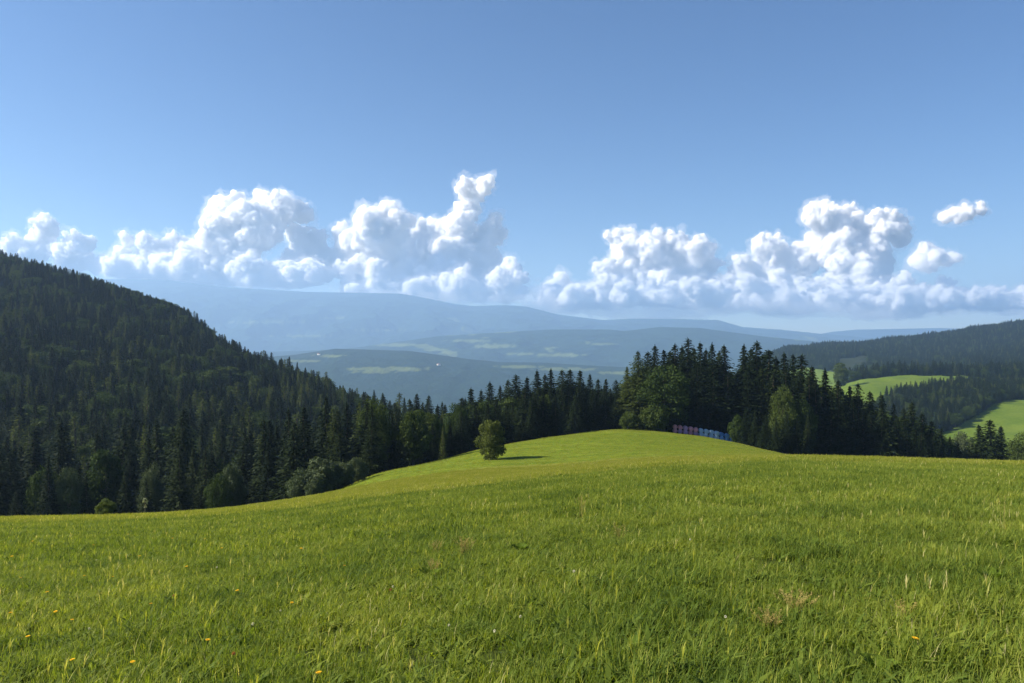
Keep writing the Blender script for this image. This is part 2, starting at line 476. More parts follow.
_ico = None
def ico_base():
    global _ico
    if _ico is None:
        import bmesh
        bm = bmesh.new(); bmesh.ops.create_icosphere(bm, subdivisions=2, radius=1)
        v = np.array([x.co[:] for x in bm.verts]); f = np.array([[w.index for w in p.verts] for p in bm.faces])
        bm.free(); _ico = (v, f)
    return _ico

TEX = {}
def cloud(name, blobs, Y0, label, mat, depth=0.8, kids=11, flat_py=None, vox_px=0.5, squash=1.0, group=None, fringe=True):
    rng = np.random.default_rng(int(abs(blobs[0][0] * 7 + blobs[0][1])))
    pp = F / Y0                                            # pixels per metre at that distance
    S = []
    for (px, py, r) in blobs:
        c = np.array([px_u(px) * Y0, Y0 + rng.uniform(-1, 1) * depth * r / pp * 2.4, py_z(py, Y0)]); rr = r / pp
        S.append((c, rr * 0.92))
        for k in range(kids):
            d = rng.normal(size=3); d[2] = d[2] + 0.35; d /= np.linalg.norm(d)
            if d[2] < -0.35: continue
            q = rng.uniform(0.2, 0.58)
            c2 = c + d * rr * rng.uniform(0.7, 0.98)
            S.append((c2, rr * q))
            for g in range(int(rng.integers(0, 5))):
                d2 = d + rng.normal(size=3) * 0.7; d2 /= np.linalg.norm(d2)
                S.append((c2 + d2 * rr * q * rng.uniform(0.75, 1.0), rr * q * rng.uniform(0.25, 0.5)))
    if flat_py is not None:
        zf = py_z(flat_py, Y0)
        for q in np.arange(min(b[0] for b in blobs) + 6, max(b[0] for b in blobs) - 4, 9.0):
            rr = rng.uniform(8, 15) / pp
            S.append((np.array([px_u(q) * Y0, Y0 + rng.uniform(-1, 1) * 30 / pp, zf + rr * 0.55]), rr))
            for g in range(6):
                d2 = rng.normal(size=3); d2 /= np.linalg.norm(d2)
                S.append((S[-1 - g][0] + d2 * rr * 0.85, rr * rng.uniform(0.3, 0.5)))
    bv, bf = ico_base()
    V = []; Fc = []
    n = 0
    cmid = np.mean([s[0] for s in S], 0)
    for c, r in S:
        if r * pp < 0.9: continue
        v = bv * r * np.array([1, 1, squash]) + c - cmid
        V.append(v); Fc.append(bf + n); n += len(bv)
    V = np.concatenate(V)
    if flat_py is not None:
        zz = zf - cmid[2]
        V[:, 2] = np.where(V[:, 2] < zz, zz + (V[:, 2] - zz) * 0.15, V[:, 2])
    me = np_mesh(name, V, np.concatenate(Fc))
    e = empty(name, cmid)
    tag(e, label, 'cloud', group)
    layers = [('core', mat, vox_px, ((18, 12.0, 0.5), (8, 6.5, 0.5), (3.2, 4.0, 0.5), (1.3, 2.4, 0.5)))]
    if fringe: layers.append(('fringe', MCT, vox_px * 1.7, ((18, 19.0, 0.42), (7, 14.0, 0.42), (2.6, 8.0, 0.47))))
    for part, pm, vx, disp in layers:
        tmp = bpy.data.objects.new('cloud_tmp', me); COL.objects.link(tmp)
        md = tmp.modifiers.new('r', 'REMESH'); md.mode = 'VOXEL'; md.voxel_size = vx / pp
        for i, (sz, st, ml) in enumerate(disp):
            tx = bpy.data.textures.new('cloud_noise', 'CLOUDS'); tx.noise_scale = sz / pp; tx.noise_depth = 3
            dm = tmp.modifiers.new('d', 'DISPLACE'); dm.texture = tx; dm.strength = st / pp; dm.mid_level = ml
            dm.texture_coords = 'LOCAL'
        dg = bpy.context.evaluated_depsgraph_get(); dg.update()
        res = bpy.data.meshes.new_from_object(tmp.evaluated_get(dg))
        bpy.data.objects.remove(tmp)
        res.name = part
        res.materials.clear(); res.materials.append(pm)
        mobj(part, res, e)
    return e

MC = mat_cloud(0.03)
MCT = mat_cloud(0.0009)
MCH = mat_cloud(0.0011)
YA = 22000.0
cloud('cloud', [(52, 230, 12), (38, 241, 13), (65, 241, 14), (20, 246, 9), (12, 249, 6), (80, 254, 13), (95, 264, 9), (60, 256, 16), (104, 271, 8), (40, 254, 11)], YA,
      'small puffy white cloud low over the forested hillside, leftmost of the clouds', MC)
cloud('cloud', [(121, 239, 7), (126, 258, 10), (145, 257, 13), (165, 253, 13), (180, 250, 11), (205, 260, 17), (213, 222, 11), (235, 216, 15), (262, 205, 11), (285, 208, 14), (299, 212, 10), (270, 230, 26), (238, 244, 24),
                (300, 244, 19), (318, 258, 17), (250, 268, 18), (290, 270, 16), (200, 268, 13), (160, 268, 10)], YA,
      'broad white cumulus with grey belly and low tail reaching left, left of the towering cloud', MC, flat_py=284)
cloud('cloud', [(344, 230, 7), (350, 233, 4)], YA, 'tiny round white puff in the gap left of the towering cloud', MC, vox_px=0.7)
cloud('cloud', [(374, 221, 13), (391, 217, 10), (358, 250, 20), (395, 243, 25), (430, 244, 24), (408, 220, 9), (440, 229, 9), (460, 228, 16), (474, 187, 9), (486, 190, 8), (462, 187, 7), (470, 199, 11), (466, 213, 13),
                (487, 236, 15), (478, 258, 24), (494, 284, 14), (450, 273, 25), (400, 274, 22), (355, 272, 17), (425, 285, 14)], YA,
      'towering white cumulus with a knob-topped column rising at its right', MC, flat_py=297)
cloud('cloud', [(512, 270, 10), (520, 278, 8), (506, 284, 13), (516, 290, 9), (500, 276, 9)], 19300.0,
      'white cloud lump at the lower right foot of the towering cloud', MC, flat_py=299)
cloud('cloud', [(118, 266, 7), (132, 262, 9), (150, 266, 8), (168, 271, 7), (186, 266, 9), (205, 272, 8)], 20200.0,
      'low bright heaps at the left tail of the broad grey-bellied cumulus', MC, flat_py=276, kids=8)
cloud('cloud', [(232, 270, 9), (250, 264, 11), (268, 272, 9), (286, 276, 8), (305, 270, 10), (322, 274, 9)], 19400.0,
      'low bright heaps below the belly of the broad cumulus, above the mountain', MC, flat_py=282, kids=8)
cloud('cloud', [(345, 272, 10), (362, 264, 12), (380, 274, 12), (402, 268, 13), (424, 278, 12), (444, 270, 13), (462, 280, 12), (478, 286, 10)], 20000.0,
      'bright billowing heaps across the lower front of the towering cumulus', MC, flat_py=295, kids=8)
YB = 25000.0
cloud('cloud', [(548, 296, 8), (564, 294, 9), (582, 297, 8), (604, 288, 11), (624, 292, 12), (648, 286, 12), (668, 294, 11), (690, 290, 11), (712, 296, 9)], 21500.0,
      'bright low heaps in front of the twin-topped cumulus', MC, flat_py=305, kids=8)
cloud('cloud', [(724, 292, 9), (742, 286, 11), (764, 292, 11), (786, 284, 12), (808, 292, 12), (832, 288, 12), (856, 296, 10), (874, 290, 11), (896, 298, 9)], 22300.0,
      'bright low heaps in front of the tall slanting cumulus', MC, flat_py=308, kids=8)
cloud('cloud', [(630, 242, 16), (613, 241, 7), (657, 239, 11), (676, 246, 15), (697, 255, 13), (712, 264, 9), (640, 264, 23), (672, 270, 25), (615, 284, 17), (548, 298, 9), (572, 297, 10), (592, 298, 11), (700, 284, 20), (608, 268, 10), (655, 288, 16)], YB,
      'wide white cumulus with twin rounded tops above the spruce clump', MC, flat_py=304)
cloud('cloud', [(825, 209, 11), (815, 224, 15), (845, 222, 17), (872, 231, 15), (893, 233, 12), (905, 240, 8), (828, 248, 24), (858, 257, 26), (800, 262, 17), (783, 274, 17), (764, 283, 17), (736, 275, 12), (724, 290, 13), (838, 284, 24), (878, 276, 18), (752, 268, 9)], YB,
      'tall white cumulus with slanting crown and shaded grey right side', MC, flat_py=304)
cloud('cloud', [(759, 247, 8), (772, 244, 8), (768, 254, 7), (778, 240, 4)], YB, 'small round white cloud just left of the tall slanting cumulus', MC, vox_px=0.7)
cloud('cloud', [(947, 217, 4), (953, 215, 6), (960, 214, 6.5), (967, 212.5, 6.5), (974, 211, 6), (980, 210, 4)], YB, 'small lone oblong cloud high at the right', MC, vox_px=0.7)
cloud('cloud', [(923, 256, 9), (940, 252, 8), (916, 264, 7), (934, 266, 9), (945, 262, 7), (922, 248, 6), (928, 260, 9)], 20500.0, 'ragged white cloud scrap right of the tall slanting cumulus', MC, vox_px=0.8)
cloud('cloud', [(890, 300, 9), (905, 291, 10), (922, 295, 10), (940, 294, 9), (958, 296, 9), (975, 300, 8), (992, 303, 8), (1010, 306, 7), (912, 283, 8), (945, 286, 8)], 20300.0,
      'low row of small white cumulus heaps above the wooded ridge at right', MC, flat_py=308)
cloud('cloud', [(q, 311 + 3 * math.sin(q * 0.031), 19 + 4 * math.sin(q * 0.05)) for q in range(545, 1075, 16)], 22000.0,
      'pale flat cloud bank along the horizon beneath the right-hand cumulus', MCH, squash=0.42, kids=6, vox_px=1.2, fringe=False)
cloud('cloud', [(q, 296 + (q - 330) * 0.02, 13 + 3 * math.sin(q * 0.07)) for q in range(330, 545, 12)], 19000.0,
      'thin pale cloud veil under the towering cumulus, just above the blue mountain', MCH, squash=0.42, kids=6, vox_px=1.2, fringe=False)

# ------------------------------------------------------------------ plants: mesh builders (unit metres)
def tube_along(pts, rad, sides=6):
    pts = np.asarray(pts, float); rad = np.asarray(rad, float)
    n = len(pts); V = []
    for i in range(n):
        d = pts[min(i + 1, n - 1)] - pts[max(i - 1, 0)]; d /= np.linalg.norm(d) + 1e-9
        a = np.cross(d, (0.3, 0.9, 0.1)); a /= np.linalg.norm(a) + 1e-9; b = np.cross(d, a)
        th = np.arange(sides) * 2 * np.pi / sides
        V.append(pts[i] + rad[i] * (np.cos(th)[:, None] * a + np.sin(th)[:, None] * b))
    V = np.concatenate(V); Fq = []
    for i in range(n - 1):
        for k in range(sides):
            k2 = (k + 1) % sides
            Fq.append((i * sides + k, i * sides + k2, (i + 1) * sides + k2, (i + 1) * sides + k))
    return V, np.array(Fq)

def join(parts):
    V = []; Fq = []; n = 0
    for v, f in parts:
        V.append(v); Fq.append(f + n); n += len(v)
    return np.concatenate(V), np.concatenate(Fq)

def quads(cent, ax, nrm_hint, length, width, taper=0.35):
    """spray-like kites: centre, long axis, side axis from hint"""
    ax = ax / (np.linalg.norm(ax, axis=1, keepdims=True) + 1e-9)
    sd = np.cross(ax, nrm_hint); sd /= (np.linalg.norm(sd, axis=1, keepdims=True) + 1e-9)
    l = length[:, None]; w = width[:, None]
    p0 = cent - ax * l * 0.5
    p1 = cent - ax * l * 0.05 + sd * w * 0.5
    p2 = cent + ax * l * 0.5
    p3 = cent - ax * l * 0.05 - sd * w * 0.5
    n = len(cent)
    V = np.stack([p0, p1, p2, p3], 1).reshape(-1, 3)
    Fq = np.arange(n * 4).reshape(n, 4)
    return V, Fq

def spruce_mesh(seed, Hh=22.0, Rr=3.1, bare=0.04, dens=1.0, droop=0.35, shape=0.85):
    rng = np.random.default_rng(seed)
    C = []; A = []; L = []; W = []; NH = []
    z = Hh * bare; side = rng.uniform(0.85, 1.15, 24)
    while z < Hh * 0.985:
        t = (z - Hh * bare) / (Hh * (1 - bare))
        r = Rr * (1 - t)**shape * rng.uniform(0.78, 1.14) + 0.12
        if t < 0.1: r *= 0.75 + 2.5 * t
        nb = int(max(4, (5 + 6 * (1 - t)) * dens))
        th0 = rng.uniform(0, 6.28)
        for b in range(nb):
            th = th0 + b * 6.283 / nb + rng.normal() * 0.22
            rb = r * rng.uniform(0.62, 1.12) * side[int(th / 6.283 * 24) % 24]
            d = np.array([math.cos(th), math.sin(th), 0])
            k = max(3, int(rb / 0.36 * dens))
            s = (np.arange(k) + rng.uniform(0.2, 0.9, k)) / k
            dz = -droop * rb * s**1.4 * (0.5 + 0.8 * (1 - t)) + 0.10 * rb * np.maximum(s - 0.7, 0) * 3 + (0.45 * rb * s * t)
            p = d * (s * rb)[:, None]; p[:, 2] = z + dz
            lat = rng.normal(size=k) * (0.16 + 0.22 * (1 - s)) * rb * 0.55
            p += np.array([-d[1], d[0], 0]) * lat[:, None]
            p[:, 2] += rng.normal(size=k) * 0.10 - np.abs(lat) * 0.25
            a = np.tile(d, (k, 1)) + np.array([-d[1], d[0], 0]) * (lat / (rb * 0.3 + 0.1))[:, None]
            a[:, 2] += -0.35 + rng.normal(size=k) * 0.25
            C.append(p); A.append(a); L.append(rng.uniform(0.6, 1.2, k) * (0.5 + 0.5 * (1 - t))); W.append(rng.uniform(0.3, 0.6, k) * (0.55 + 0.45 * (1 - t)))
            nh = rng.normal(size=(k, 3)) * 0.55; nh[:, 2] += 1; NH.append(nh)
        z += rng.uniform(0.30, 0.52) * (1.0 - 0.35 * t)
    # leader
    k = 6
    p = np.zeros((k, 3)); p[:, 2] = Hh * np.linspace(0.95, 1.0, k); C.append(p)
    a = rng.normal(size=(k, 3)) * 0.25; a[:, 2] = 1; A.append(a); L.append(np.full(k, 0.9)); W.append(np.full(k, 0.16)); NH.append(rng.normal(size=(k, 3)))
    cv = quads(np.concatenate(C), np.concatenate(A), np.concatenate(NH), np.concatenate(L), np.concatenate(W))
    zs = np.linspace(-0.8, Hh * 0.97, 10)
    tv = tube_along(np.stack([0.12 * np.sin(zs * 0.4 + seed), 0.1 * np.cos(zs * 0.3), zs], 1) * [1, 1, 1], 0.30 * (1 - zs / Hh * 0.97)**0.9 + 0.02)
    return tv, cv

def broadleaf_mesh(seed, Hh=12.0, Rx=4.0, bottom=0.12, lobes=34, leaves=190, leaf=0.42, trunk=0.24, top_heavy=0.0):
    rng = np.random.default_rng(seed)
    C = []; A = []; NH = []; L = []; W = []
    zc0 = Hh * bottom; hh = Hh * (1 - bottom)
    cents = []
    tries = 0
    while len(cents) < lobes and tries < 4000:
        tries += 1
        q = rng.uniform(-1, 1, 3)
        rr = np.linalg.norm(q)
        if rr > 1 or rr < 0.28: continue
        bulge = 1.0 - 0.35 * max(0, q[2])
        lob = np.array([q[0] * Rx * 0.86 * bulge, q[1] * Rx * 0.86 * bulge, zc0 + hh * (0.5 + top_heavy * 0.08 + 0.43 * q[2])])
        if any(np.linalg.norm(lob - c) < Rx * 0.26 for c, _ in cents): continue
        cents.append((lob, Rx * rng.uniform(0.2, 0.42)))
    for c, r in cents:
        n = int(leaves * (r / (Rx * 0.3))**2 * rng.uniform(0.7, 1.1))
        d = rng.normal(size=(n, 3)); d[:, 2] += 0.15; d /= np.linalg.norm(d, axis=1, keepdims=True)
        rad = r * rng.uniform(0.45, 1.08, n)[:, None]
        p = c + d * rad * np.array([1, 1, 0.82])
        nn = d + rng.normal(size=(n, 3)) * 0.55
        ax = np.cross(nn, rng.normal(size=(n, 3)))
        C.append(p); A.append(ax); NH.append(nn); s = leaf * rng.uniform(0.55, 1.2, n); L.append(s); W.append(s * rng.uniform(0.55, 0.85, n))
    n = int(lobes * leaves * 0.25)
    q = rng.normal(size=(n, 3)); q /= np.linalg.norm(q, axis=1, keepdims=True); q *= rng.uniform(0.2, 1.0, (n, 1))**0.5
    p = np.stack([q[:, 0] * Rx * 0.85, q[:, 1] * Rx * 0.85, zc0 + hh * (0.5 + 0.45 * q[:, 2])], 1)
    C.append(p); A.append(rng.normal(size=(n, 3))); NH.append(rng.normal(size=(n, 3))); L.append(leaf * rng.uniform(0.5, 1.1, n)); W.append(leaf * rng.uniform(0.4, 0.7, n))
    cv = quads(np.concatenate(C), np.concatenate(A), np.concatenate(NH), np.concatenate(L), np.concatenate(W))
    parts = [tube_along([(0, 0, -0.6), (0.05 * Rx, 0, Hh * 0.2), (0, 0.04 * Rx, Hh * 0.45), (0.03 * Rx, 0, Hh * 0.75)], [trunk * 1.25, trunk, trunk * 0.7, trunk * 0.2])]
    for c, r in cents[:12]:
        b0 = np.array([0, 0, min(c[2] * 0.55, Hh * 0.4)])
        parts.append(tube_along([b0, b0 * 0.45 + c * 0.55 + (0, 0, 0.2), c], [trunk * 0.4, trunk * 0.25, trunk * 0.08], 5))
    return join(parts), cv

M['bark'] = new_mat('bark')[0]
def _bark():
    m = M['bark']; nt = m.node_tree; out = [n for n in nt.nodes][0]
    tc = N(nt, 'TexCoord'); mp = N(nt, 'Mapping'); mp.inputs['Scale'].default_value = (6, 6, 1.2)
    nt.links.new(tc.outputs['Object'], mp.inputs[0])
    f = noise(nt, mp.outputs[0], 2.0, 5)
    diffuse_out(nt, out, ramp(nt, f, [(0.3, (0.05, 0.04, 0.03)), (0.7, (0.14, 0.115, 0.09))]), 0.95, f, 0.05)
_bark()
M['spruce'] = leaf_mat('spruce_needles', [(0.0, (0.006, 0.012, 0.005)), (0.5, (0.011, 0.020, 0.007)), (1.0, (0.028, 0.040, 0.012))], 0.15, trans_gain=(1.0, 1.1, 0.6))
M['larch'] = leaf_mat('larch_needles', [(0.0, (0.040, 0.060, 0.015)), (1.0, (0.075, 0.092, 0.022))], 0.28)
M['broad'] = leaf_mat('broadleaf_leaves', [(0.0, (0.022, 0.040, 0.010)), (0.5, (0.036, 0.058, 0.013)), (1.0, (0.060, 0.082, 0.019))], 0.25)
M['willow'] = leaf_mat('grey_green_leaves', [(0.0, (0.038, 0.058, 0.028)), (1.0, (0.078, 0.10, 0.050))], 0.22)
M['meadow_bush'] = leaf_mat('bush_leaves', [(0.0, (0.06, 0.09, 0.02)), (1.0, (0.10, 0.13, 0.04))], 0.3)
M['pale_leaf'] = leaf_mat('pale_leaves', [(0.0, (0.22, 0.25, 0.16)), (1.0, (0.38, 0.40, 0.30))], 0.3)

# library of kinds: each entry (trunk mesh, crown mesh, height, combined mesh)
LIB = {}
def reg(kind, i, tv, cv, mat, Hh):
    tm = np_mesh('trunk', tv[0], tv[1], [M['bark']], smooth=True)
    cm = np_mesh('crown', cv[0], cv[1], [mat])
    V, Fq = join([tv, cv])
    both = np_mesh('whole_' + kind, V, Fq, [M['bark'], mat], mat_idx=[0] * len(tv[1]) + [1] * len(cv[1]))
    LIB.setdefault(kind, []).append((tm, cm, Hh, both))
for i, (h, r, sh, dr) in enumerate([(24, 4.3, 0.80, 0.35), (22, 3.7, 0.9, 0.42), (26, 4.8, 0.72, 0.3), (20, 4.1, 0.7, 0.38), (23, 3.5, 0.85, 0.48), (25, 4.2, 0.92, 0.33)]):
    tv, cv = spruce_mesh(100 + i, h, r, 0.02 + 0.01 * (i % 3), 1.35, dr, sh)
    reg('spruce', i, tv, cv, M['spruce'], h)
for i, (h, r) in enumerate([(22, 3.4), (20, 2.8)]):
    tv, cv = spruce_mesh(200 + i, h, r, 0.05, 0.8, 0.2, 0.6)
    reg('larch', i, tv, cv, M['larch'], h)
for i, (h, r, b) in enumerate([(12, 4.2, 0.06), (14, 4.6, 0.1), (11, 3.2, 0.08), (16, 5.0, 0.12)]):
    tv, cv = broadleaf_mesh(300 + i, h, r, b, 44, 210, 0.42)
    reg('broad', i, tv, cv, M['broad'], h)
for i, (h, r) in enumerate([(5, 2.6), (4.4, 2.4), (6, 2.3)]):
    tv, cv = broadleaf_mesh(400 + i, h, r, -0.02, 36, 190, 0.30, 0.1)
    reg('willow', i, tv, cv, M['willow'], h)

tv, cv = broadleaf_mesh(501, 1.4, 0.26, 0.35, 7, 9, 0.13, 0.02); reg('thin', 0, tv, cv, M['pale_leaf'], 1.4)
tv, cv = broadleaf_mesh(517, 7.4, 2.9, 0.02, 24, 230, 0.34, 0.13, 0.5); reg('lone', 0, tv, cv, M['broad'], 7.4)

def add_tree(name, kind, var, x, y, h, label, group=None, cat='tree', wide=1.0, mat=None, sink=0.0, trunk=True):
    if kind == 'spruce': wide *= random.uniform(1.2, 1.6)
    tm, cm, H0, _ = LIB[kind][var % len(LIB[kind])]
    z = Hs(x, y) - sink
    e = empty(name, (x, y, z))
    s = h / H0
    e.scale = (s * wide, s * wide, s)
    e.rotation_euler = (0, 0, random.uniform(0, 6.28))
    tag(e, label, cat, group)
    c = mobj('crown', cm, e)
    if mat is not None:
        c.material_slots[0].link = 'OBJECT'; c.material_slots[0].material = mat
    mobj('trunk', tm, e)
    return e

def at(px, Y): return px_u(px) * Y, Y
def tree_top(name, kind, var, px, Y, top_py, label, group=None, **kw):
    x, y = at(px, Y)
    h = py_z(top_py, Y) - Hs(x, y) + kw.get('sink', 0.0)
    return add_tree(name, kind, var, x, y, h, label, group, **kw)

# ------------------------------------------------------------------ instanced masses
def scatter(name, pts, rot, scl, idx, meshes, kind='stuff'):
    src = bpy.data.collections.new(name + '_kinds')
    for i, me in enumerate(meshes):
        o = bpy.data.objects.new('%s_%02d' % (name, i), me); src.objects.link(o)
    me = bpy.data.meshes.new(name)
    me.vertices.add(len(pts)); me.vertices.foreach_set('co', np.asarray(pts, np.float32).ravel())
    a = me.attributes.new('rot', 'FLOAT_VECTOR', 'POINT'); a.data.foreach_set('vector', np.asarray(rot, np.float32).ravel())
    a = me.attributes.new('scl', 'FLOAT_VECTOR', 'POINT'); a.data.foreach_set('vector', np.asarray(scl, np.float32).ravel())
    a = me.attributes.new('idx', 'INT', 'POINT'); a.data.foreach_set('value', np.asarray(idx, np.int32))
    o = mobj(name, me)
    ng = bpy.data.node_groups.new(name + '_spread', 'GeometryNodeTree')
    ng.interface.new_socket('Geometry', in_out='INPUT', socket_type='NodeSocketGeometry')
    ng.interface.new_socket('Geometry', in_out='OUTPUT', socket_type='NodeSocketGeometry')
    gi = ng.nodes.new('NodeGroupInput'); go = ng.nodes.new('NodeGroupOutput')
    ip = ng.nodes.new('GeometryNodeInstanceOnPoints')
    ci = ng.nodes.new('GeometryNodeCollectionInfo'); ci.inputs['Collection'].default_value = src
    ci.inputs['Separate Children'].default_value = True; ci.inputs['Reset Children'].default_value = True
    def na(nm, ty):
        n = ng.nodes.new('GeometryNodeInputNamedAttribute'); n.data_type = ty; n.inputs['Name'].default_value = nm
        return [s for s in n.outputs if s.enabled and s.name == 'Attribute'][0]
    er = ng.nodes.new('FunctionNodeEulerToRotation')
    ng.links.new(na('rot', 'FLOAT_VECTOR'), er.inputs[0])
    ng.links.new(gi.outputs[0], ip.inputs['Points'])
    ng.links.new(ci.outputs[0], ip.inputs['Instance'])
    ip.inputs['Pick Instance'].default_value = True
    ng.links.new(na('idx', 'INT'), ip.inputs['Instance Index'])
    ng.links.new(er.outputs[0], ip.inputs['Rotation'])
    ng.links.new(na('scl', 'FLOAT_VECTOR'), ip.inputs['Scale'])
    ng.links.new(ip.outputs[0], go.inputs[0])
    md = o.modifiers.new('spread', 'NODES'); md.node_group = ng
    o['kind'] = kind
    return o

# ------------------------------------------------------------------ trees that can be told apart
SP = 'spruces in the clump on the knoll'
knoll = [(655, 212, 345), (664, 218, 350), (675, 214, 344), (688, 220, 338.5), (700, 212, 342), (712, 216, 343), (724, 218, 345), (744, 214, 345), (757, 218, 341.5), (769, 212, 350)]
names = ['pointed dark spruce just right of the yellowish larch, rising behind the round broadleaf tree',
         'lower dark spruce between two pointed ones behind the round broadleaf tree',
         'slim dark spruce directly above the left end of the wrapped bales',
         'tallest dark spruce of the knoll clump, above the pink wrapped bales',
         'dark spruce just right of the tallest one in the knoll clump',
         'dark spruce with a forked-looking tip above the middle of the bale row',
         'dark spruce at the left edge of the narrow sky gap in the clump',
         'dark spruce at the right edge of the narrow sky gap in the clump',
         'tallest dark spruce right of the narrow sky gap in the clump',
         'shorter dark spruce right of the sky gap, beside a taller one']
nsp = 0
for i, (px, Y, tp) in enumerate(knoll):
    tree_top('spruce_tree', 'spruce', i, px, Y, tp, names[i], SP, wide=1.22); nsp += 1
for i, (px, Y, tp) in enumerate([(648, 222, 352), (670, 225, 352), (682, 224, 346), (694, 226, 347), (706, 226, 349), (719, 224, 352), (738, 226, 372), (751, 226, 350), (764, 228, 353), (776, 222, 357), (662, 206, 366), (680, 205, 368), (697, 206, 362), (713, 205, 366), (728, 204, 374), (748, 204, 366), (762, 204, 368), (774, 202, 370),
                                 (705, 236, 356), (690, 238, 352), (745, 238, 356), (669, 234, 358), (722, 236, 364), (758, 236, 356)]):
    tree_top('spruce_tree', 'spruce', i + 2, px, Y, tp, 'dark spruce packed among others in the knoll clump behind the bales', SP, wide=1.3); nsp += 1
row = [(784, 205, 353), (793, 210, 354), (802, 204, 355), (812, 212, 366), (825, 206, 369), (838, 210, 380), (850, 206, 386), (858, 212, 383), (870, 208, 392), (882, 212, 394), (894, 212, 404), (904, 218, 408), (912, 214, 402), (922, 216, 413), (932, 214, 421), (941, 220, 428), (950, 222, 436), (958, 218, 442)]
SR = 'spruces descending to the right of the knoll'
for i, (px, Y, tp) in enumerate(row):
    tree_top('spruce_tree', 'spruce', i + 1, px, Y, tp, 'dark spruce in the row descending right from the knoll clump', SR, wide=1.15); nsp += 1
for i in range(26):
    px = 786 + (i * 173.0 / 26) + random.uniform(-4, 4)
    tp = np.interp(px, [784, 805, 825, 860, 900, 960], [362, 370, 382, 396, 414, 445]) + random.uniform(2, 14)
    tree_top('spruce_tree', 'spruce', i, px, random.uniform(190, 200), tp, 'dark spruce in the row descending right from the knoll clump', SR, wide=1.15); nsp += 1
SM = 'spruces in the wood behind the lone tree'
for i, (px, Y, tp) in enumerate([(766, 178, 414), (776, 176, 418), (787, 178, 412), (797, 178, 418), (808, 180, 414), (755, 182, 410), (746, 184, 408)]):
    tree_top('spruce_tree', 'spruce', i, px, Y, tp, 'low dark spruce in the shaded front of the wood right of the bales', SR); nsp += 1
mid = [(462, 205, 398), (471, 212, 388), (481, 206, 390), (490, 214, 382), (500, 210, 386), (508, 216, 380), (516, 214, 375), (527, 216, 377), (537, 218, 370), (545, 222, 374), (551, 218, 369), (562, 222, 370), (570, 226, 370), (580, 222, 370), (590, 224, 374), (598, 228, 379), (606, 222, 379), (616, 228, 380), (622, 232, 384)]
for i, (px, Y, tp) in enumerate(mid):
    tree_top('spruce_tree', 'spruce', i + 3, px, Y, tp, 'dark spruce on the skyline of the wood behind the lone round tree', SM, wide=1.3); nsp += 1
for i in range(30):
    px = 458 + i * 165 / 30 + random.uniform(-3, 3)
    Yf = float(interp(px, MID_FRONT)) + random.uniform(3, 18)
    tp = np.interp(px, [458, 490, 540, 580, 620], [405, 395, 384, 382, 390]) + random.uniform(0, 16)
    tree_top('spruce_tree', 'spruce', i, px, Yf, tp, 'dark spruce inside the wood behind the lone round tree', SM, wide=1.3); nsp += 1

# broadleaf trees and bushes of their own
tree_top('broadleaf_tree', 'lone', 0, 491, 119, 417.5, 'lone round green tree on the meadow slope casting a shadow to its right', wide=0.76, sink=1.3, mat=M['larch'])
tree_top('broadleaf_tree', 'broad', 1, 664, 195, 361, 'big round broadleaf tree in front of the knoll spruces, lit on its left', wide=1.3)
tree_top('larch_tree', 'spruce', 2, 638, 199, 351, 'tall yellowish-green larch at the left end of the knoll clump', wide=1.15, mat=M['larch'])
tree_top('larch_tree', 'spruce', 5, 627, 201, 366, 'shorter yellowish larch at the very left edge of the knoll clump', wide=1.1, mat=M['larch'])
tree_top('bush', 'willow', 0, 628, 191.5, 411, 'dark rounded bush at the foot of the left larch', cat='bush', mat=M['broad'])
tree_top('bush', 'willow', 1, 654, 191.5, 404, 'sunlit rounded bush below the big round broadleaf tree', cat='bush', mat=M['broad'])
tree_top('young_tree', 'willow', 1, 738, 187, 415, 'small pale-green sapling at the right end of the wrapped bales', wide=0.6, mat=M['broad'])
tree_top('broadleaf_tree', 'broad', 3, 783, 187, 384, 'round olive-green broadleaf tree among the spruces right of the bales', wide=0.72)
tree_top('broadleaf_tree', 'broad', 0, 800, 188, 394, 'lower olive broadleaf tree close beside the round one among the spruces', wide=0.7)
tree_top('spruce_tree', 'spruce', 1, 979, 222, 425, 'left one of three dark bushy conifers at the right end of the spruce row', wide=1.3); nsp += 1
tree_top('spruce_tree', 'spruce', 3, 990, 220, 420, 'tallest middle one of three dark bushy conifers at the right end of the spruce row', wide=1.4); nsp += 1
tree_top('spruce_tree', 'spruce', 4, 1001, 223, 426, 'right one of three dark bushy conifers at the right end of the spruce row', wide=1.3); nsp += 1
tree_top('broadleaf_tree', 'broad', 1, 962, 226, 428, 'greyish rounded tree just left of the three dark bushy conifers', mat=M['willow'], wide=0.7)
tree_top('broadleaf_tree', 'broad', 3, 1022, 214, 432, 'light olive tree at the right edge of the view beyond the meadow', wide=0.9)
tree_top('broadleaf_tree', 'broad', 2, 840.5, 900, 361, 'small far round tree at the left end of the pale field', wide=1.0)
BG = 'rounded grey-green bushes at the lower wood edge'
for i, (px, Y, tp, lab, w) in enumerate([
        (303, 109, 468, 'leftmost grey-green bush of the rounded group below the hillside forest', 1.0),
        (323, 111, 458, 'tallest dense grey-green bush in the middle of the rounded group', 1.05),
        (346, 112, 460, 'grey-green bush right of the tallest one in the rounded group', 1.0),
        (358, 116, 456, 'upright green bush at the right end of the rounded group', 0.8),
        (313, 105, 480, 'low front bush at the foot of the rounded group', 0.8),
        (296, 106, 484, 'smallest low bush at the left foot of the rounded group', 0.8)]):
    tree_top('bush', 'willow', i, px, Y, tp, lab, BG, cat='bush', wide=w)
tree_top('bush', 'willow', 1, 106, 57, 499, 'small solitary round bush at the far meadow edge on the left', cat='bush', wide=0.95, mat=M['meadow_bush'])
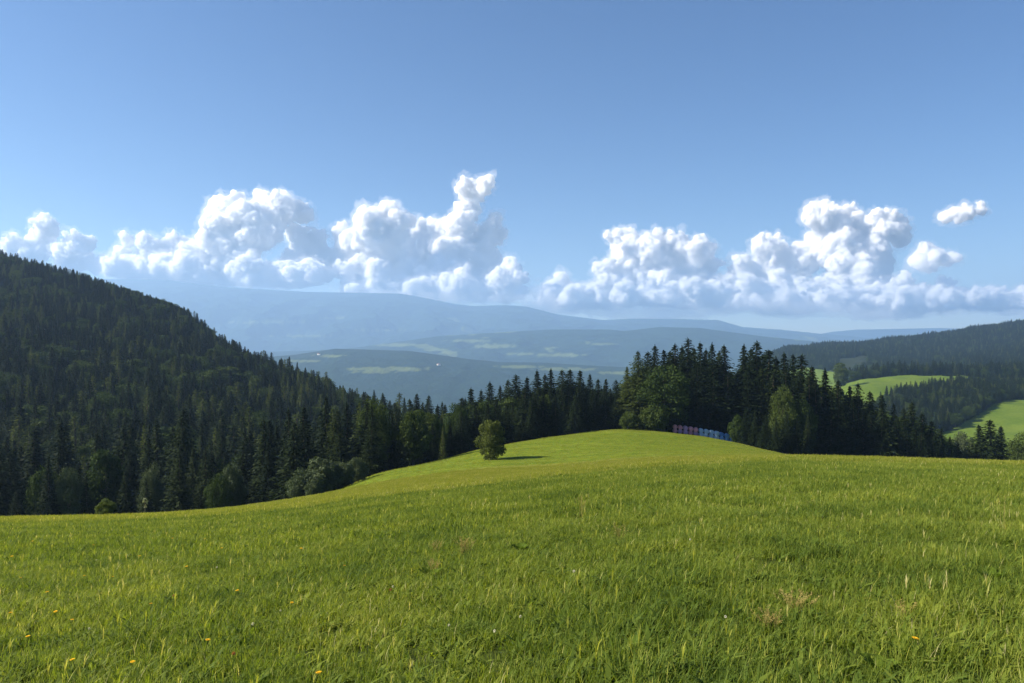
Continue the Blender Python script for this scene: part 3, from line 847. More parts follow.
for i, (px, Y, tp, lab, mt, w) in enumerate([
        (44, 128, 460, 'yellowish broadleaf tree at the dark forest edge, far left', 'broad', 0.6),
        (70, 126, 462, 'silvery grey-green broadleaf tree beside the yellowish one, far left', 'willow', 0.6),
        (104, 134, 444, 'olive broadleaf tree standing taller behind the solitary round bush', 'broad', 0.7),
        (151, 130, 462, 'small silvery tree at the dark forest edge above the pale sapling', 'willow', 0.55),
        (232, 128, 458, 'narrow light-green tree at the forest edge left of the rounded bushes', 'willow', 0.6),
        (378, 134, 440, 'upright leafy tree at the upper right of the rounded bushes', 'broad', 0.65),
        (432, 158, 410, 'light-green broadleaf tree at the wood corner left of the lone tree', 'broad', 0.8),
        (458, 168, 402, 'olive broadleaf tree behind and left of the lone round tree', 'broad', 0.8),
        (484, 176, 396, 'pale-topped broadleaf tree right behind the lone round tree', 'broad', 0.7),
        (544, 186, 392, 'dull green broadleaf tree in front of the dark spruces of the middle wood', 'broad', 0.7)]):
    tree_top('broadleaf_tree', 'broad', i, px, Y, tp, lab, mat=M[mt], wide=w)
sap = tree_top('sapling', 'thin', 0, 145, 58, 496, 'thin pale whitish sapling at the far meadow edge on the left', cat='sapling')

# ------------------------------------------------------------------ the hillside forests
def poisson(px_rng, y_rng, n, mask, dmin_fn, rng):
    pts = []
    cell = {}
    U = rng.uniform(px_u(px_rng[0]), px_u(px_rng[1]), n * 1); Yv = np.sqrt(rng.uniform(y_rng[0]**2, y_rng[1]**2, n))
    px = 512 + F * U
    ok = mask(px, Yv)
    for u, y in zip(U[ok], Yv[ok]):
        x = u * y; dm = dmin_fn(y); cs = 6.0
        ci, cj = int(x // cs), int(y // cs); good = True
        for a in (-1, 0, 1):
            for b in (-1, 0, 1):
                for (qx, qy) in cell.get((ci + a, cj + b), ()):
                    if (qx - x)**2 + (qy - y)**2 < dm * dm: good = False
        if good:
            pts.append((x, y)); cell.setdefault((ci, cj), []).append((x, y))
    return np.array(pts)

rng = np.random.default_rng(21)
L = poisson((-330, 470), (118, 960), 90000, lambda p, y: (p < 466) & (y > interp(p, LEFT_FRONT)) & (y < interp(p, LEFT_BACK)), lambda y: 4.6 if y < 300 else (5.0 if y < 420 else 4.4), rng)
ordr = np.argsort(L[:, 1]); L = L[ordr]
LZ = H(L[:, 0], L[:, 1])
pxL = 512 + F * L[:, 0] / L[:, 1]
patch = fbm(L[:, 0] / 60, L[:, 1] / 60, 3, 3.3)
kindL = np.where(rng.uniform(size=len(L)) < np.clip(0.2 + 0.6 * patch, 0.05, 0.6), 'larch', 'spruce')
kindL = np.where(rng.uniform(size=len(L)) < np.clip(0.16 + 0.55 * -patch, 0.06, 0.5), 'broad', kindL)
nearedge = L[:, 1] < interp(pxL, LEFT_FRONT) + 45
kindL = np.where(nearedge & (kindL != 'spruce') & (rng.uniform(size=len(L)) < 0.75), 'spruce', kindL)
hL = rng.uniform(13, 25, len(L)) + 3.5 * fbm(L[:, 0] / 35, L[:, 1] / 35, 2)
hL = hL * np.interp(L[:, 1], [200, 320, 450, 760], [1.0, 0.92, 0.76, 0.66])
hL = np.where(kindL == 'broad', hL * 0.8, hL)
hL *= np.clip(0.62 + (L[:, 1] - interp(pxL, LEFT_FRONT)) / 60, 0.62, 1.0)
LSKY = np.interp(pxL, [-300, 0, 60, 125, 170, 205, 218, 250, 300, 370, 420, 450, 470], [190, 249, 265, 287, 302, 315, 330, 344, 359, 378, 394, 402, 396]) + np.clip((250 - L[:, 1]) / 100, 0, 1) * 20
hL = np.minimum(hL, np.maximum(py_z(LSKY, L[:, 1]) - LZ + rng.uniform(-1.5, 1.0, len(L)), 7.0))
spr_left = [i for i in range(len(L)) if kindL[i] == 'spruce' and -40 < pxL[i] < 470][:max(0, 300 - nsp)]
oth = [i for i in range(len(L)) if kindL[i] != 'spruce' and -40 < pxL[i] < 470][:70]
done = set(spr_left) | set(oth)
for i in spr_left:
    q = pxL[i]
    lab = ('dark spruce along the lower edge of the big left hillside forest' if L[i, 1] < interp(q, LEFT_FRONT) + 45 else 'dark spruce packed inside the lower part of the big left hillside forest')
    add_tree('spruce_tree', 'spruce', int(rng.integers(6)), L[i, 0], L[i, 1], hL[i], lab, 'spruces of the left hillside forest', wide=rng.uniform(0.85, 1.15))
for i in oth:
    if kindL[i] == 'larch':
        add_tree('larch_tree', 'larch', int(rng.integers(2)), L[i, 0], L[i, 1], hL[i], 'lighter green larch mixed among the spruces of the left hillside forest', 'larches of the left hillside forest', wide=rng.uniform(0.8, 1.1))
    else:
        add_tree('broadleaf_tree', 'broad', int(rng.integers(4)), L[i, 0], L[i, 1], hL[i], 'round-crowned tree mixed among the spruces of the left hillside forest', 'broadleaf trees of the left hillside forest', wide=rng.uniform(0.75, 1.0))

WH = [e[3] for e in LIB['spruce']] + [e[3] for e in LIB['larch']] + [e[3] for e in LIB['broad']]
WHH = np.array([e[2] for e in LIB['spruce']] + [e[2] for e in LIB['larch']] + [e[2] for e in LIB['broad']])
def wood(name, xy, kinds, hs, label):
    n = len(xy)
    idx = np.array([{'spruce': rng.integers(0, 6), 'larch': rng.integers(6, 8), 'broad': rng.integers(8, 12)}[k] for k in kinds])
    s = hs / WHH[idx]
    z = H(xy[:, 0], xy[:, 1]) - 0.1
    sc = np.stack([s * rng.uniform(1.1, 2.1, n)] * 2 + [s], 1)
    rot = np.zeros((n, 3)); rot[:, 2] = rng.uniform(0, 6.28, n); rot[:, :2] = rng.normal(size=(n, 2)) * 0.02
    o = scatter(name, np.column_stack([xy, z]), rot, sc, idx, WH)
    tag(o, label, 'forest')
rest = np.array([i for i in range(len(L)) if i not in done])
wood('forest', L[rest], kindL[rest], hL[rest], 'dark mixed forest covering the big hillside on the left')

def simple_wood(name, pxr, yr, n, mask, dmin, label, hr=(16, 24), larch=0.12, broad=0.1, sky=None):
    p = poisson(pxr, yr, n, mask, lambda y: dmin, rng)
    k = rng.uniform(size=len(p)); kinds = np.where(k < larch, 'larch', np.where(k < larch + broad, 'broad', 'spruce'))
    h = rng.uniform(hr[0], hr[1], len(p)) * np.where(kinds == 'broad', 0.75, 1)
    if sky is not None:
        pxx = 512 + F * p[:, 0] / p[:, 1]
        top = np.interp(pxx, sky[0], sky[1]) + rng.uniform(1, 18, len(p))
        h = np.clip(py_z(top, p[:, 1]) - H(p[:, 0], p[:, 1]), 8, 28)
    wood(name, p, kinds, h, label)
simple_wood('forest', (458, 1030), (165, 310), 20000, lambda p, y: (y > interp(p, MID_FRONT) + 38) & (y < interp(p, MID_BACK)) & (p > 455) & (p < 960), 4.6,
            'shaded wood interior behind the spruces on and around the knoll', (15, 21), 0.05, 0.38, sky=([455, 490, 540, 580, 618, 630, 650, 675, 690, 725, 733, 741, 757, 790, 805, 825, 860, 900, 940, 960], [402, 393, 380, 380, 386, 380, 358, 352, 348, 354, 376, 360, 352, 362, 364, 378, 392, 412, 434, 447]))
simple_wood('forest', (850, 1062), (590, 960), 16000, lambda p, y: (p > 855) & (p < 1058 + 8 * np.sin(y / 13)) & (y > interp(p, HW_FRONT)) & (y < interp(p, HW_BACK)), 5.0,
            'small dark wood hanging below the pale field on the right', (12, 18), 0.12, 0.2)
simple_wood('forest', (850, 1400), (960, 1340), 30000, lambda p, y: ((p > 938) & (y > interp(p, [(938, 1040), (1024, 1010), (1400, 960)])) & (y < 1330)) | ((p > 850) & (p < 950) & (y > interp(p, [(850, 1010), (950, 1040)])) & (y < 1120)), 5.4,
            'dark wood above the pale field at the right edge', (17, 24), 0.1, 0.14)
simple_wood('forest', (690, 1500), (1380, 2640), 70000, lambda p, y: (y > interp(p, [(690, 2000), (800, 1850), (900, 1560), (1024, 1380), (1700, 1350)])) & (y < 2620) & ~((p > 838) & (p < 868) & (y > 1700) & (y < 1980)), 6.0,
            'blue-hazed forest covering the long ridge on the right', (17, 25), 0.12, 0.12)

# ------------------------------------------------------------------ wrapped bales in a stacked row
def bale_mesh(seed):
    rg = np.random.default_rng(seed)
    prof = [(0.0, -0.60), (0.30, -0.607), (0.52, -0.60), (0.585, -0.575), (0.62, -0.52)] + [(0.628 + 0.006 * math.sin(k * 2.1), -0.52 + 0.104 * k) for k in range(1, 10)] + [(0.62, 0.52), (0.585, 0.575), (0.52, 0.60), (0.30, 0.607), (0.0, 0.60)]
    S = 28; V = []; Fq = []
    for j, (r, a) in enumerate(prof):
        for k in range(S):
            th = k * 2 * math.pi / S
            rr = r * (1 + 0.012 * math.sin(3 * th + a * 5 + seed) + 0.006 * rg.normal())
            V.append((rr * math.cos(th), a + 0.006 * rg.normal(), rr * math.sin(th) * 0.97))
    for j in range(len(prof) - 1):
        for k in range(S):
            Fq.append((j * S + k, j * S + (k + 1) % S, (j + 1) * S + (k + 1) % S, (j + 1) * S + k))
    return np.array(V), np.array(Fq)
def mat_film(name, col):
    m, nt, out = new_mat(name)
    tc = N(nt, 'TexCoord')
    f = noise(nt, tc.outputs['Object'], 5.0, 4)
    c = mix(nt, f, tuple(v * 0.75 for v in col), tuple(min(1, v * 1.2) for v in col))
    diffuse_out(nt, out, c, 0.32, f, 0.03, 0.5)
    return m
film = {'pink': mat_film('pink_film', (0.74, 0.27, 0.33)), 'violet': mat_film('violet_film', (0.52, 0.27, 0.45)), 'pale blue': mat_film('pale_blue_film', (0.40, 0.53, 0.70)), 'blue': mat_film('blue_film', (0.10, 0.24, 0.54))}
BM = [np_mesh('silage_bale', *bale_mesh(i), [film['pink']], smooth=True) for i in range(3)]
order = ['pink', 'violet', 'violet', 'pink', 'violet', 'pale blue', 'pale blue', 'pale blue', 'pale blue', 'blue', 'blue', 'blue']
ordn = ['first', 'second', 'third', 'fourth', 'fifth', 'sixth', 'seventh', 'eighth', 'ninth', 'tenth', 'eleventh', 'twelfth']
p0 = np.array(at(675, 193.5)); p1 = np.array(at(732, 191.0))
for lvl in range(2):
    nb = 12
    for k in range(nb):
        q = p0 + (p1 - p0) * (k / (nb - 1.0))
        z = Hs(q[0], q[1]) + 0.52 + lvl * 1.06
        o = mobj('silage_bale', BM[(k + lvl) % 3])
        o.location = (q[0] + random.uniform(-.04, .04), q[1] + random.uniform(-.22, .22), z - (0.03 if lvl else 0.0))
        q_ = random.uniform(0.92, 0.99); o.scale = (q_, random.uniform(0.92, 1.06), q_)
        o.rotation_euler = (R(random.uniform(-3, 3)), random.uniform(0, 6.28), R(random.uniform(-9, 9)))
        cn = order[k]
        if lvl == 1 and k in (1, 4): cn = 'pink'
        o.material_slots[0].link = 'OBJECT'; o.material_slots[0].material = film[cn]
        tag(o, '%s film-wrapped round bale, %s from the left in the %s layer of the row' % (cn, ordn[k], 'upper' if lvl else 'lower'), 'bale', 'film-wrapped bales stacked below the knoll spruces')

# ------------------------------------------------------------------ far houses
def mat_plain(name, col, rough=0.8):
    m, nt, out = new_mat(name)
    tc = N(nt, 'TexCoord'); f = noise(nt, tc.outputs['Object'], 0.8, 4)
    diffuse_out(nt, out, mix(nt, f, tuple(v * 0.85 for v in col), tuple(min(1, v * 1.1) for v in col)), rough)
    return m
M['plaster'] = mat_plain('white_plaster', (0.78, 0.76, 0.70)); M['roof'] = mat_plain('roof_tiles', (0.20, 0.10, 0.075)); M['glass'] = mat_plain('window_glass', (0.05, 0.06, 0.08), 0.15)
M['plank'] = mat_plain('weathered_planks', (0.22, 0.17, 0.12))
def box(x0, x1, y0, y1, z0, z1):
    v = [(x0, y0, z0), (x1, y0, z0), (x1, y1, z0), (x0, y1, z0), (x0, y0, z1), (x1, y0, z1), (x1, y1, z1), (x0, y1, z1)]
    return np.array(v, float), np.array([(0, 3, 2, 1), (4, 5, 6, 7), (0, 1, 5, 4), (1, 2, 6, 5), (2, 3, 7, 6), (3, 0, 4, 7)])
def house(name, loc, rz, w, d, h, rh, wall, label, cat):
    e = empty(name, loc); e.rotation_euler = (0, 0, rz); tag(e, label, cat)
    V = [(-w/2, -d/2, -2), (w/2, -d/2, -2), (w/2, d/2, -2), (-w/2, d/2, -2), (-w/2, -d/2, h), (w/2, -d/2, h), (w/2, d/2, h), (-w/2, d/2, h), (-w/2, 0, h + rh), (w/2, 0, h + rh)]
    me = np_mesh('wall', V, [np.array([(0, 1, 5, 4), (2, 3, 7, 6)]), np.array([(1, 2, 6), (1, 6, 5), (5, 6, 9), (0, 4, 7), (0, 7, 3), (4, 8, 7)])], [wall])
    mobj('wall', me, e)
    ov = 0.7; parts = []
    for s in (-1, 1):
        a = np.array([(-w/2 - ov, s * (d/2 + ov), h - rh * ov / (d/2)), (w/2 + ov, s * (d/2 + ov), h - rh * ov / (d/2)), (w/2 + ov, 0, h + rh), (-w/2 - ov, 0, h + rh)], float)
        v = np.concatenate([a + (0, 0, 0.02), a + (0, 0, 0.3)])
        parts.append((v, np.array([(0, 3, 2, 1), (4, 5, 6, 7), (0, 1, 5, 4), (1, 2, 6, 5), (2, 3, 7, 6), (3, 0, 4, 7)])))
    v, f = join(parts); mobj('roof', np_mesh('roof', v, f, [M['roof']]), e)
    for k in range(3):
        x = -w/2 + w * (k + 0.5) / 3
        mobj('window', np_mesh('window', *box(x - 0.6, x + 0.6, -d/2 - 0.06, -d/2 + 0.05, 1.2, 2.7), [M['glass']]), e)
def strip_z(px, Yt):
    i = int(np.argmin(np.abs(X3[:, 0] / Y3[:, 0] - px_u(px)))); j = int(np.argmin(np.abs(Y3[i, :90] - Yt)))
    return X3[i, j], Y3[i, j], Z3[i, j]
house('farmhouse', strip_z(438, 4700), 0.4, 22, 14, 7, 5, M['plaster'], 'tiny white farmhouse on the dark blue hill right of its pale field', 'house')
house('farmhouse', strip_z(318, 4950), -0.3, 18, 12, 6, 5, M['plaster'], 'tiny white farmhouse near the left end of the dark blue hill', 'house')
bx, by = at(1003, 790)
house('field_barn', (bx, by, Hs(bx, by)), 0.3, 9, 6, 3, 2.4, M['plank'], 'little weathered barn at the top of the green field on the right', 'barn')

# ------------------------------------------------------------------ grass
def grass_mat(name, stops, trans):
    m, nt, out = new_mat(name)
    t = attr(nt, 'tint').outputs['Fac']
    geo = N(nt, 'NewGeometry')
    oi = N(nt, 'ObjectInfo')
    big = noise(nt, geo.outputs['Position'], 0.45, 5, 0.65)
    a = N(nt, 'Math', operation='MULTIPLY_ADD'); nt.links.new(t, a.inputs[0]); a.inputs[1].default_value = 0.62
    b = N(nt, 'Math', operation='MULTIPLY_ADD'); nt.links.new(big, b.inputs[0]); b.inputs[1].default_value = 0.9; b.inputs[2].default_value = -0.27
    nt.links.new(b.outputs[0], a.inputs[2])
    c = ramp(nt, a.outputs[0], stops)
    p = N(nt, 'BsdfPrincipled'); p.inputs['Roughness'].default_value = 0.6; p.inputs['Specular IOR Level'].default_value = 0.10
    nt.links.new(c, p.inputs['Base Color'])
    tr = N(nt, 'BsdfTranslucent'); nt.links.new(mix(nt, 1.0, c, (1.35, 1.35, 0.5), 'MULTIPLY'), tr.inputs[0])
    ms = N(nt, 'MixShader'); ms.inputs[0].default_value = trans
    nt.links.new(p.outputs[0], ms.inputs[1]); nt.links.new(tr.outputs[0], ms.inputs[2]); nt.links.new(ms.outputs[0], out.inputs[0])
    return m
M['grass'] = grass_mat('grass_blades', [(0.0, (0.026, 0.054, 0.010)), (0.32, (0.098, 0.148, 0.022)), (0.60, (0.205, 0.245, 0.036)), (0.84, (0.33, 0.345, 0.066)), (0.97, (0.50, 0.46, 0.24))], 0.48)

M['grass_brow'] = grass_mat('brow_grass', [(0.0, (0.12, 0.165, 0.016)), (0.4, (0.19, 0.22, 0.026)), (0.7, (0.26, 0.255, 0.055)), (0.92, (0.33, 0.30, 0.10)), (1.0, (0.42, 0.38, 0.20))], 0.48)
def clump_mesh(seed, n, rad, h, w, levels=4, stems=0, leaves=0, dry=0.03, mat='grass'):
    rg = np.random.default_rng(seed)
    V = []; Fq = []; T = []; nv = 0
    def blade(px_, py_, hh, ww, lean, th, curl, tint, tipw=0.12):
        nonlocal nv
        dx, dy = math.cos(th), math.sin(th)
        sx, sy = -dy, dx
        tw = rg.uniform(-0.6, 0.6)
        rows = []
        for k in range(levels):
            s = k / (levels - 1)
            out_ = lean * hh * s + curl * hh * s * s * s
            z = hh * (s - 0.28 * abs(curl) * s * s * s) - 0.03 * (k == 0)
            wd = ww * (1 - s)**0.7 * 0.5 + ww * tipw * 0.5 * (k < levels - 1)
            ax = sx * math.cos(tw * s) + dx * math.sin(tw * s); ay = sy * math.cos(tw * s) + dy * math.sin(tw * s)
            x = px_ + dx * out_; y = py_ + dy * out_
            rows.append(((x - ax * wd, y - ay * wd, z), (x + ax * wd, y + ay * wd, z)))
        for a, b in rows: V.extend((a, b)); T.extend((tint, tint))
        for k in range(levels - 1):
            Fq.append((nv + 2 * k, nv + 2 * k + 1, nv + 2 * k + 3, nv + 2 * k + 2))
        nv += 2 * levels
    for i in range(n):
        r = rad * math.sqrt(rg.uniform()); a = rg.uniform(0, 6.28)
        tint = rg.beta(2, 2.6) * 0.85
        if rg.uniform() < dry: tint = rg.uniform(0.95, 1.25)
        blade(r * math.cos(a), r * math.sin(a), h * rg.uniform(0.45, 1.15), w * rg.uniform(0.6, 1.3), rg.uniform(0.0, 0.45), rg.uniform(0, 6.28), rg.uniform(0.0, 0.55), tint)
    for i in range(leaves):        # clover and broad herb leaves
        r = rad * math.sqrt(rg.uniform()); a = rg.uniform(0, 6.28)
        blade(r * math.cos(a), r * math.sin(a), h * rg.uniform(0.4, 0.8), w * rg.uniform(2.5, 4.5), rg.uniform(0.2, 0.8), rg.uniform(0, 6.28), rg.uniform(0.4, 1.1), rg.uniform(0.05, 0.5), 0.5)
    for i in range(stems):         # seed stems
        r = rad * math.sqrt(rg.uniform()); a = rg.uniform(0, 6.28); th = rg.uniform(0, 6.28); hh = h * rg.uniform(1.4, 2.2); ln = rg.uniform(0, 0.2)
        x0, y0 = r * math.cos(a), r * math.sin(a)
        blade(x0, y0, hh * 0.9, w * 0.28, ln, th, 0.1, 0.62, 0.8)
        for q in range(7):
            s = 0.8 + 0.2 * q / 7
            vv0 = len(V)
            blade(x0 + math.cos(th) * ln * hh * s, y0 + math.sin(th) * ln * hh * s, 0.035, w * 0.7, 0.6, rg.uniform(0, 6.28), 0, 1.1)
            for m_ in range(vv0, len(V)): V[m_] = (V[m_][0], V[m_][1], V[m_][2] + hh * s * 0.97)
    me = np_mesh('grass_clump', V, np.array(Fq), [M[mat]])
    attr_f(me, 'tint', T)
    return me

near_k = [clump_mesh(s, 80, 0.14, 0.125, 0.0052, 4, 0, 6, 0.055) for s in range(6)] + [clump_mesh(20 + s, 72, 0.14, 0.14, 0.0054, 4, 1 if s == 0 else 0, 12, 0.05) for s in range(3)] + [clump_mesh(30 + s, 60, 0.15, 0.12, 0.006, 4, 0, 48) for s in range(2)]
mid_k = [clump_mesh(50 + s, 90, 0.24, 0.13, 0.0075, 3, 1 if s > 4 else 0, 6, 0.04) for s in range(6)]
far_k = [clump_mesh(70 + s, 110, 0.45, 0.13, 0.013, 3, 0, 0, 0.14, 'grass_brow') for s in range(5)]

def grass_zone(name, y0, y1, per_m2, kinds, label, sc=(0.8, 1.25), extra=3.0, power=1.0, cut=None):
    area_n = 0
    rg = np.random.default_rng(int(y0 * 10) + 3)
    sp = 1.0 / math.sqrt(per_m2)
    gx = np.arange(-(0.80 * y1 + extra), 0.80 * y1 + extra, sp); gy = np.arange(y0, y1, sp)
    x, y = [q.ravel() for q in np.meshgrid(gx, gy)]
    x = x + rg.uniform(-0.62, 0.62, len(x)) * sp; y = y + rg.uniform(-0.62, 0.62, len(y)) * sp
    inside = (np.abs(x) < 0.80 * y + extra) & (y > 0.5)
    x, y = x[inside], y[inside]; n = len(x)
    px = 512 + F * x / y
    keep = ~wood_mask(px, y)
    # thinner in places
    keep &= rg.uniform(size=n) < np.clip(0.97 + 0.6 * fbm(x / 1.3, y / 1.3, 3, 7.7), 0.75, 1)
    x, y = x[keep], y[keep]; n = len(x)
    z = H(x, y)
    s = rg.uniform(sc[0], sc[1], n) * np.clip(1.0 + 0.55 * fbm(x / 1.8, y / 1.8, 3, 1.1), 0.78, 1.45)
    rot = np.zeros((n, 3)); rot[:, 2] = rg.uniform(0, 6.28, n); rot[:, 0] = rg.normal(size=n) * 0.06; rot[:, 1] = rg.normal(size=n) * 0.06
    # kinds keep to patches of their own
    idx = np.floor((fbm(x / 0.9, y / 0.9, 3, 12.0) * 0.9 + 0.5 + rg.normal(size=n) * 0.22) * len(kinds)).astype(int) % len(kinds)
    o = scatter(name, np.column_stack([x, y, z]), rot, np.stack([s * 1.05, s * 1.05, s], 1), idx, kinds)
    tag(o, label, 'grass')
grass_zone('grass', 1.2, 14, 38, near_k, 'dense green blades of the nearest meadow grass')
grass_zone('grass', 14, 43, 13, mid_k, 'green meadow grass in the middle of the near slope')
grass_zone('grass', 36, 100, 6, far_k, 'yellowish meadow grass toward the brow of the near slope', extra=5)
grass_zone('grass', 100, 205, 1.6, far_k, 'short bright grass on the far knoll slope', sc=(0.45, 0.75), extra=5)

# ------------------------------------------------------------------ flowers, dry tufts and herbs standing in the grass
def stand(px, py, h):
    """ground point on the meadow whose plant top (h above it) is seen near that spot"""
    Y = np.linspace(2.5, 75, 4000); x = px_u(px) * Y
    d = H(x, Y) + h - py_z(py, Y)
    k = int(np.argmax(d > 0)); return float(x[k]), float(Y[k])

def flower_parts(seed, h, r, flat):
    rg = np.random.default_rng(seed)
    V = []; Fq = []
    n = 26; nv = 0
    for ring, (rr, tilt, m) in enumerate(((1.0, 0.12, 13), (0.72, 0.4, 10), (0.42, 0.8, 7))):
        for k in range(m):
            th = k * 6.283 / m + ring * 0.3 + rg.normal() * 0.06
            d = np.array([math.cos(th), math.sin(th), 0]); sd = np.array([-d[1], d[0], 0])
            up = np.array([0, 0, 1.0]); l = r * rr; w = r * 0.24
            p = [sd * -w * 0.4, sd * w * 0.4, d * l * 0.7 + up * l * tilt * flat + sd * w, d * l + up * l * tilt * flat * 1.1, d * l * 0.7 + up * l * tilt * flat - sd * w]
            V += [q + (0, 0, h) for q in p]; Fq.append([nv, nv + 1, nv + 2, nv + 3]); Fq.append([nv, nv + 3, nv + 4, nv + 4]); nv += 5
    F4 = np.array([f for f in Fq if len(set(f)) == 4]); F3 = np.array([f[:3] for f in Fq if len(set(f)) == 3])
    st = tube_along([(0.02, 0, -0.02), (0.012, 0.004, h * 0.5), (0, 0, h)], [0.0022, 0.002, 0.0018], 5)
    return np.array(V), [F4, F3], st

def ball_head(seed, h, r):
    rg = np.random.default_rng(seed)
    d = rg.normal(size=(90, 3)); d[:, 2] += 0.4; d /= np.linalg.norm(d, axis=1, keepdims=True)
    V, Fq = quads(d * r * 0.7 + (0, 0, h), d + rg.normal(size=(90, 3)) * 0.3, rg.normal(size=(90, 3)), np.full(90, r * 0.8), np.full(90, r * 0.3))
    st = tube_along([(0.015, 0.01, -0.02), (0.01, 0, h * 0.5), (0, 0, h)], [0.0022, 0.002, 0.0018], 5)
    return V, Fq, st

M['petal_yellow'] = leaf_mat('yellow_petals', [(0, (0.62, 0.36, 0.015)), (1, (0.78, 0.52, 0.03))], 0.3, trans_gain=(1.1, 1.0, 0.5))
M['petal_white'] = leaf_mat('white_florets', [(0, (0.50, 0.48, 0.40)), (1, (0.72, 0.70, 0.62))], 0.3)
M['petal_rust'] = leaf_mat('rusty_florets', [(0, (0.25, 0.09, 0.03)), (1, (0.42, 0.20, 0.08))], 0.3)
M['stalk'] = leaf_mat('green_stalk', [(0, (0.06, 0.10, 0.015)), (1, (0.09, 0.13, 0.02))], 0.2)
M['straw'] = leaf_mat('dry_straw', [(0, (0.24, 0.19, 0.06)), (1, (0.36, 0.30, 0.11))], 0.3)
M['herb'] = leaf_mat('herb_leaf', [(0, (0.06, 0.105, 0.012)), (1, (0.10, 0.145, 0.018))], 0.4)

def flower(name, cat, px, py, h, label, group, mat, head):
    V, Fq, st = head
    x, y = stand(px, py, h)
    e = empty(name, (x, y, Hs(x, y))); e.rotation_euler = (random.uniform(-.15, .15), random.uniform(-.15, .15), random.uniform(0, 6.28))
    tag(e, label, cat, group)
    mobj('bloom', np_mesh('bloom', V, Fq, [mat]), e)
    mobj('stem', np_mesh('stem', st[0], st[1], [M['stalk']], smooth=True), e)
yl = [(21, 578), (111, 577), (82, 576), (204, 539), (174, 538), (78, 659), (8, 613), (58, 610), (133, 661), (321, 673), (166, 533), (220, 548), (33, 541), (92, 545), (343, 566), (911, 638), (300, 548), (129, 534), (48, 592), (152, 604), (188, 566), (30, 636), (240, 590), (70, 620), (290, 602), (12, 556), (140, 556), (205, 640)]
for i, (px, py) in enumerate(yl):
    h = random.uniform(0.17, 0.21)
    lab = {9: 'yellow flower open low in the grass at the bottom edge', 15: 'single yellow flower low in the grass at the right', 14: 'small yellow flower nearest the dry tuft in mid-meadow'}.get(i, 'small yellow flower open among the grass on the left of the meadow')
    flower('yellow_flower', 'flower', px, py, h, lab, 'yellow flowers in the meadow', M['petal_yellow'], flower_parts(i, h, random.uniform(0.017, 0.024) * (1.3 if py < 560 else 1), 0.5))
wl = [(256, 624), (92, 629), (216, 567), (449, 624), (491, 631), (278, 610), (521, 616), (393, 586), (97, 560), (575, 571), (727, 617), (690, 540)]
for i, (px, py) in enumerate(wl):
    h = random.uniform(0.15, 0.19)
    flower('white_clover', 'flower', px, py, h, 'whitish round clover head among the near grass', 'white clover heads in the meadow', M['petal_white'], ball_head(i, h, random.uniform(0.009, 0.013) * (1.2 if py < 580 else 1)))
for i, (px, py) in enumerate([(176, 595), (389, 590), (235, 652)]):
    h = 0.17
    flower('rusty_flower', 'flower', px, py, h, 'rusty brown flower head among the near grass', 'rusty flower heads in the meadow', M['petal_rust'], ball_head(40 + i, h, 0.015))

def dry_tuft(px, py, hgt, wd, n, label, seed, lean=0.5):
    rg = np.random.default_rng(seed)
    x, y = stand(px, py, hgt * 0.8)
    parts = []; hp = []
    for i in range(n):
        a = rg.uniform(0, 6.28); r = wd * 0.25 * math.sqrt(rg.uniform())
        b = np.array([r * math.cos(a), r * math.sin(a), -0.02])
        th = rg.uniform(0, 6.28); l = hgt * rg.uniform(0.75, 1.1); o = wd * 0.5 * rg.uniform(0.2, 1.0) * np.array([math.cos(th), math.sin(th), 0])
        tip = b + o + (0, 0, l)
        midp = b + o * 0.3 + (0, 0, l * 0.6)
        parts.append(tube_along([b, midp, tip], [0.0016, 0.0013, 0.0008], 4))
        k = 16; s = rg.uniform(0, 1, k)[:, None]
        p = midp + (tip - midp) * (0.35 + 0.65 * s) + rg.normal(size=(k, 3)) * 0.007
        hp.append(quads(p, (tip - midp)[None] + rg.normal(size=(k, 3)) * 0.08, rg.normal(size=(k, 3)), rg.uniform(0.010, 0.018, k), rg.uniform(0.004, 0.007, k)))
    e = empty('dry_grass_tuft', (x, y, Hs(x, y))); tag(e, label, 'grass tuft')
    v, f = join(hp); mobj('seed_head', np_mesh('seed_head', v, f, [M['straw']]), e)
    v, f = join(parts); mobj('stem', np_mesh('stem', v, f, [M['straw']]), e)
dry_tuft(465, 541, 0.30, 0.34, 40, 'tall tan seeding grass tuft in mid-meadow, largest of the dry tufts', 1)
dry_tuft(436, 543, 0.26, 0.22, 16, 'smaller tan grass tuft just left of the largest dry one', 2)
dry_tuft(434, 563, 0.22, 0.24, 18, 'low tan tuft below the largest dry one in mid-meadow', 3)
dry_tuft(619, 528, 0.30, 0.22, 14, 'sparse tan seed tuft farther out in the middle of the meadow', 4)
dry_tuft(796, 595, 0.19, 0.34, 34, 'tan spreading grass tuft at the right of the meadow', 5)
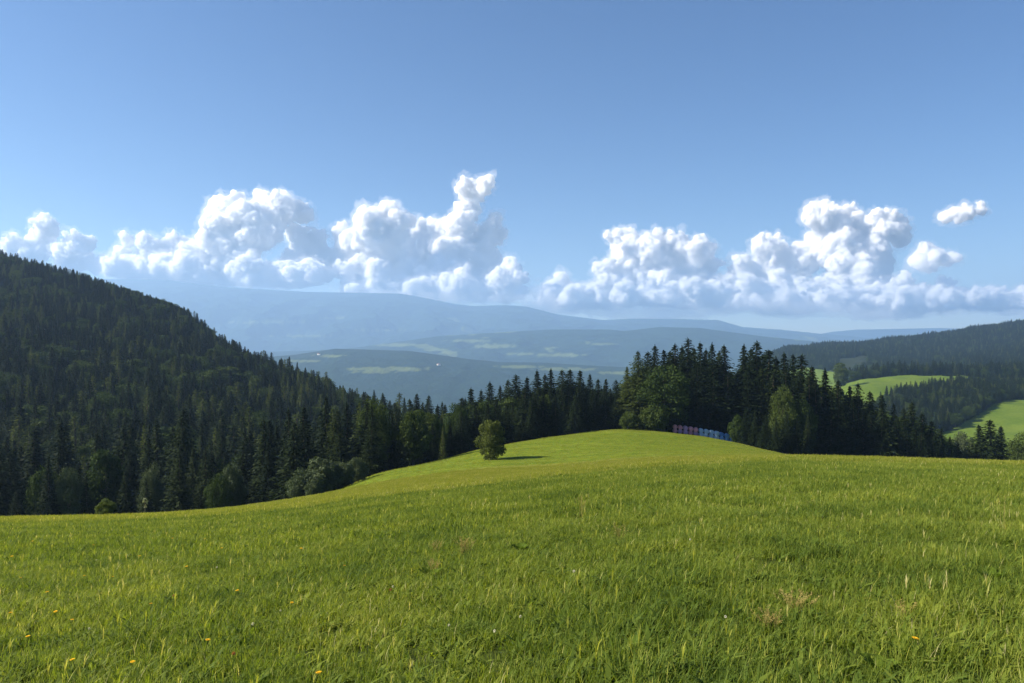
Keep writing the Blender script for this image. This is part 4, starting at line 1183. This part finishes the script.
dry_tuft(770, 613, 0.17, 0.26, 26, 'tan tuft just below and left of the spreading one', 6)
dry_tuft(903, 604, 0.20, 0.18, 12, 'thin straw tuft right of the two tan tufts', 7)
dry_tuft(1003, 503, 0.55, 0.10, 3, 'tall thin dark-tipped grass stalks rising at the right edge', 8)
dry_tuft(581, 500, 0.45, 0.3, 12, 'faint pale seed stalks standing near the meadow brow', 9)

def herb(px, py, h, n, label, seed):
    rg = np.random.default_rng(seed)
    x, y = stand(px, py, h * 0.8)
    e = empty('broad_leaf_herb', (x, y, Hs(x, y))); tag(e, label, 'herb')
    for i in range(n):
        th = i * 2.4 + rg.normal() * 0.2; l = h * rg.uniform(0.8, 1.15); w = l * 0.22
        d = np.array([math.cos(th), math.sin(th), 0]); sd = np.array([-d[1], d[0], 0]); V = []; Fq = []
        for k in range(8):
            s = k / 7.0
            c = d * l * (0.75 * s) + np.array([0, 0, l * (1.1 * s - 0.55 * s * s * (0.6 + rg.uniform() * 0.2)) - 0.02])
            ww = w * (0.12 + math.sin(math.pi * min(1, s * 0.93 + 0.04))**0.8) * (0.15 if k == 7 else 1)
            V += [c - sd * ww + (0, 0, ww * 0.35), c, c + sd * ww + (0, 0, ww * 0.35)]
            if k: q = 3 * k; Fq += [(q - 3, q - 2, q + 1, q), (q - 2, q - 1, q + 2, q + 1)]
        mobj('leaf', np_mesh('leaf', V, np.array(Fq), [M['herb']], smooth=True), e)
herb(430, 567, 0.19, 9, 'broad-leaved green dock plant by the dry tufts in mid-meadow', 1)
herb(629, 640, 0.19, 6, 'bright broad-leaved herb near the bottom, right of centre', 2)
herb(520, 543, 0.17, 10, 'broad leaves added for the shaded hole in the grass right of the tan tuft', 3)  # added plant, stands in for a dark shaded gap in the grass
herb(990, 568, 0.18, 8, 'broad-leaved green herb at the right edge of the meadow', 4)
herb(30, 660, 0.15, 7, 'low broad-leaved herb in the lower left corner', 5)
herb(880, 655, 0.15, 6, 'low broad-leaved herb in the lower right of the meadow', 6)
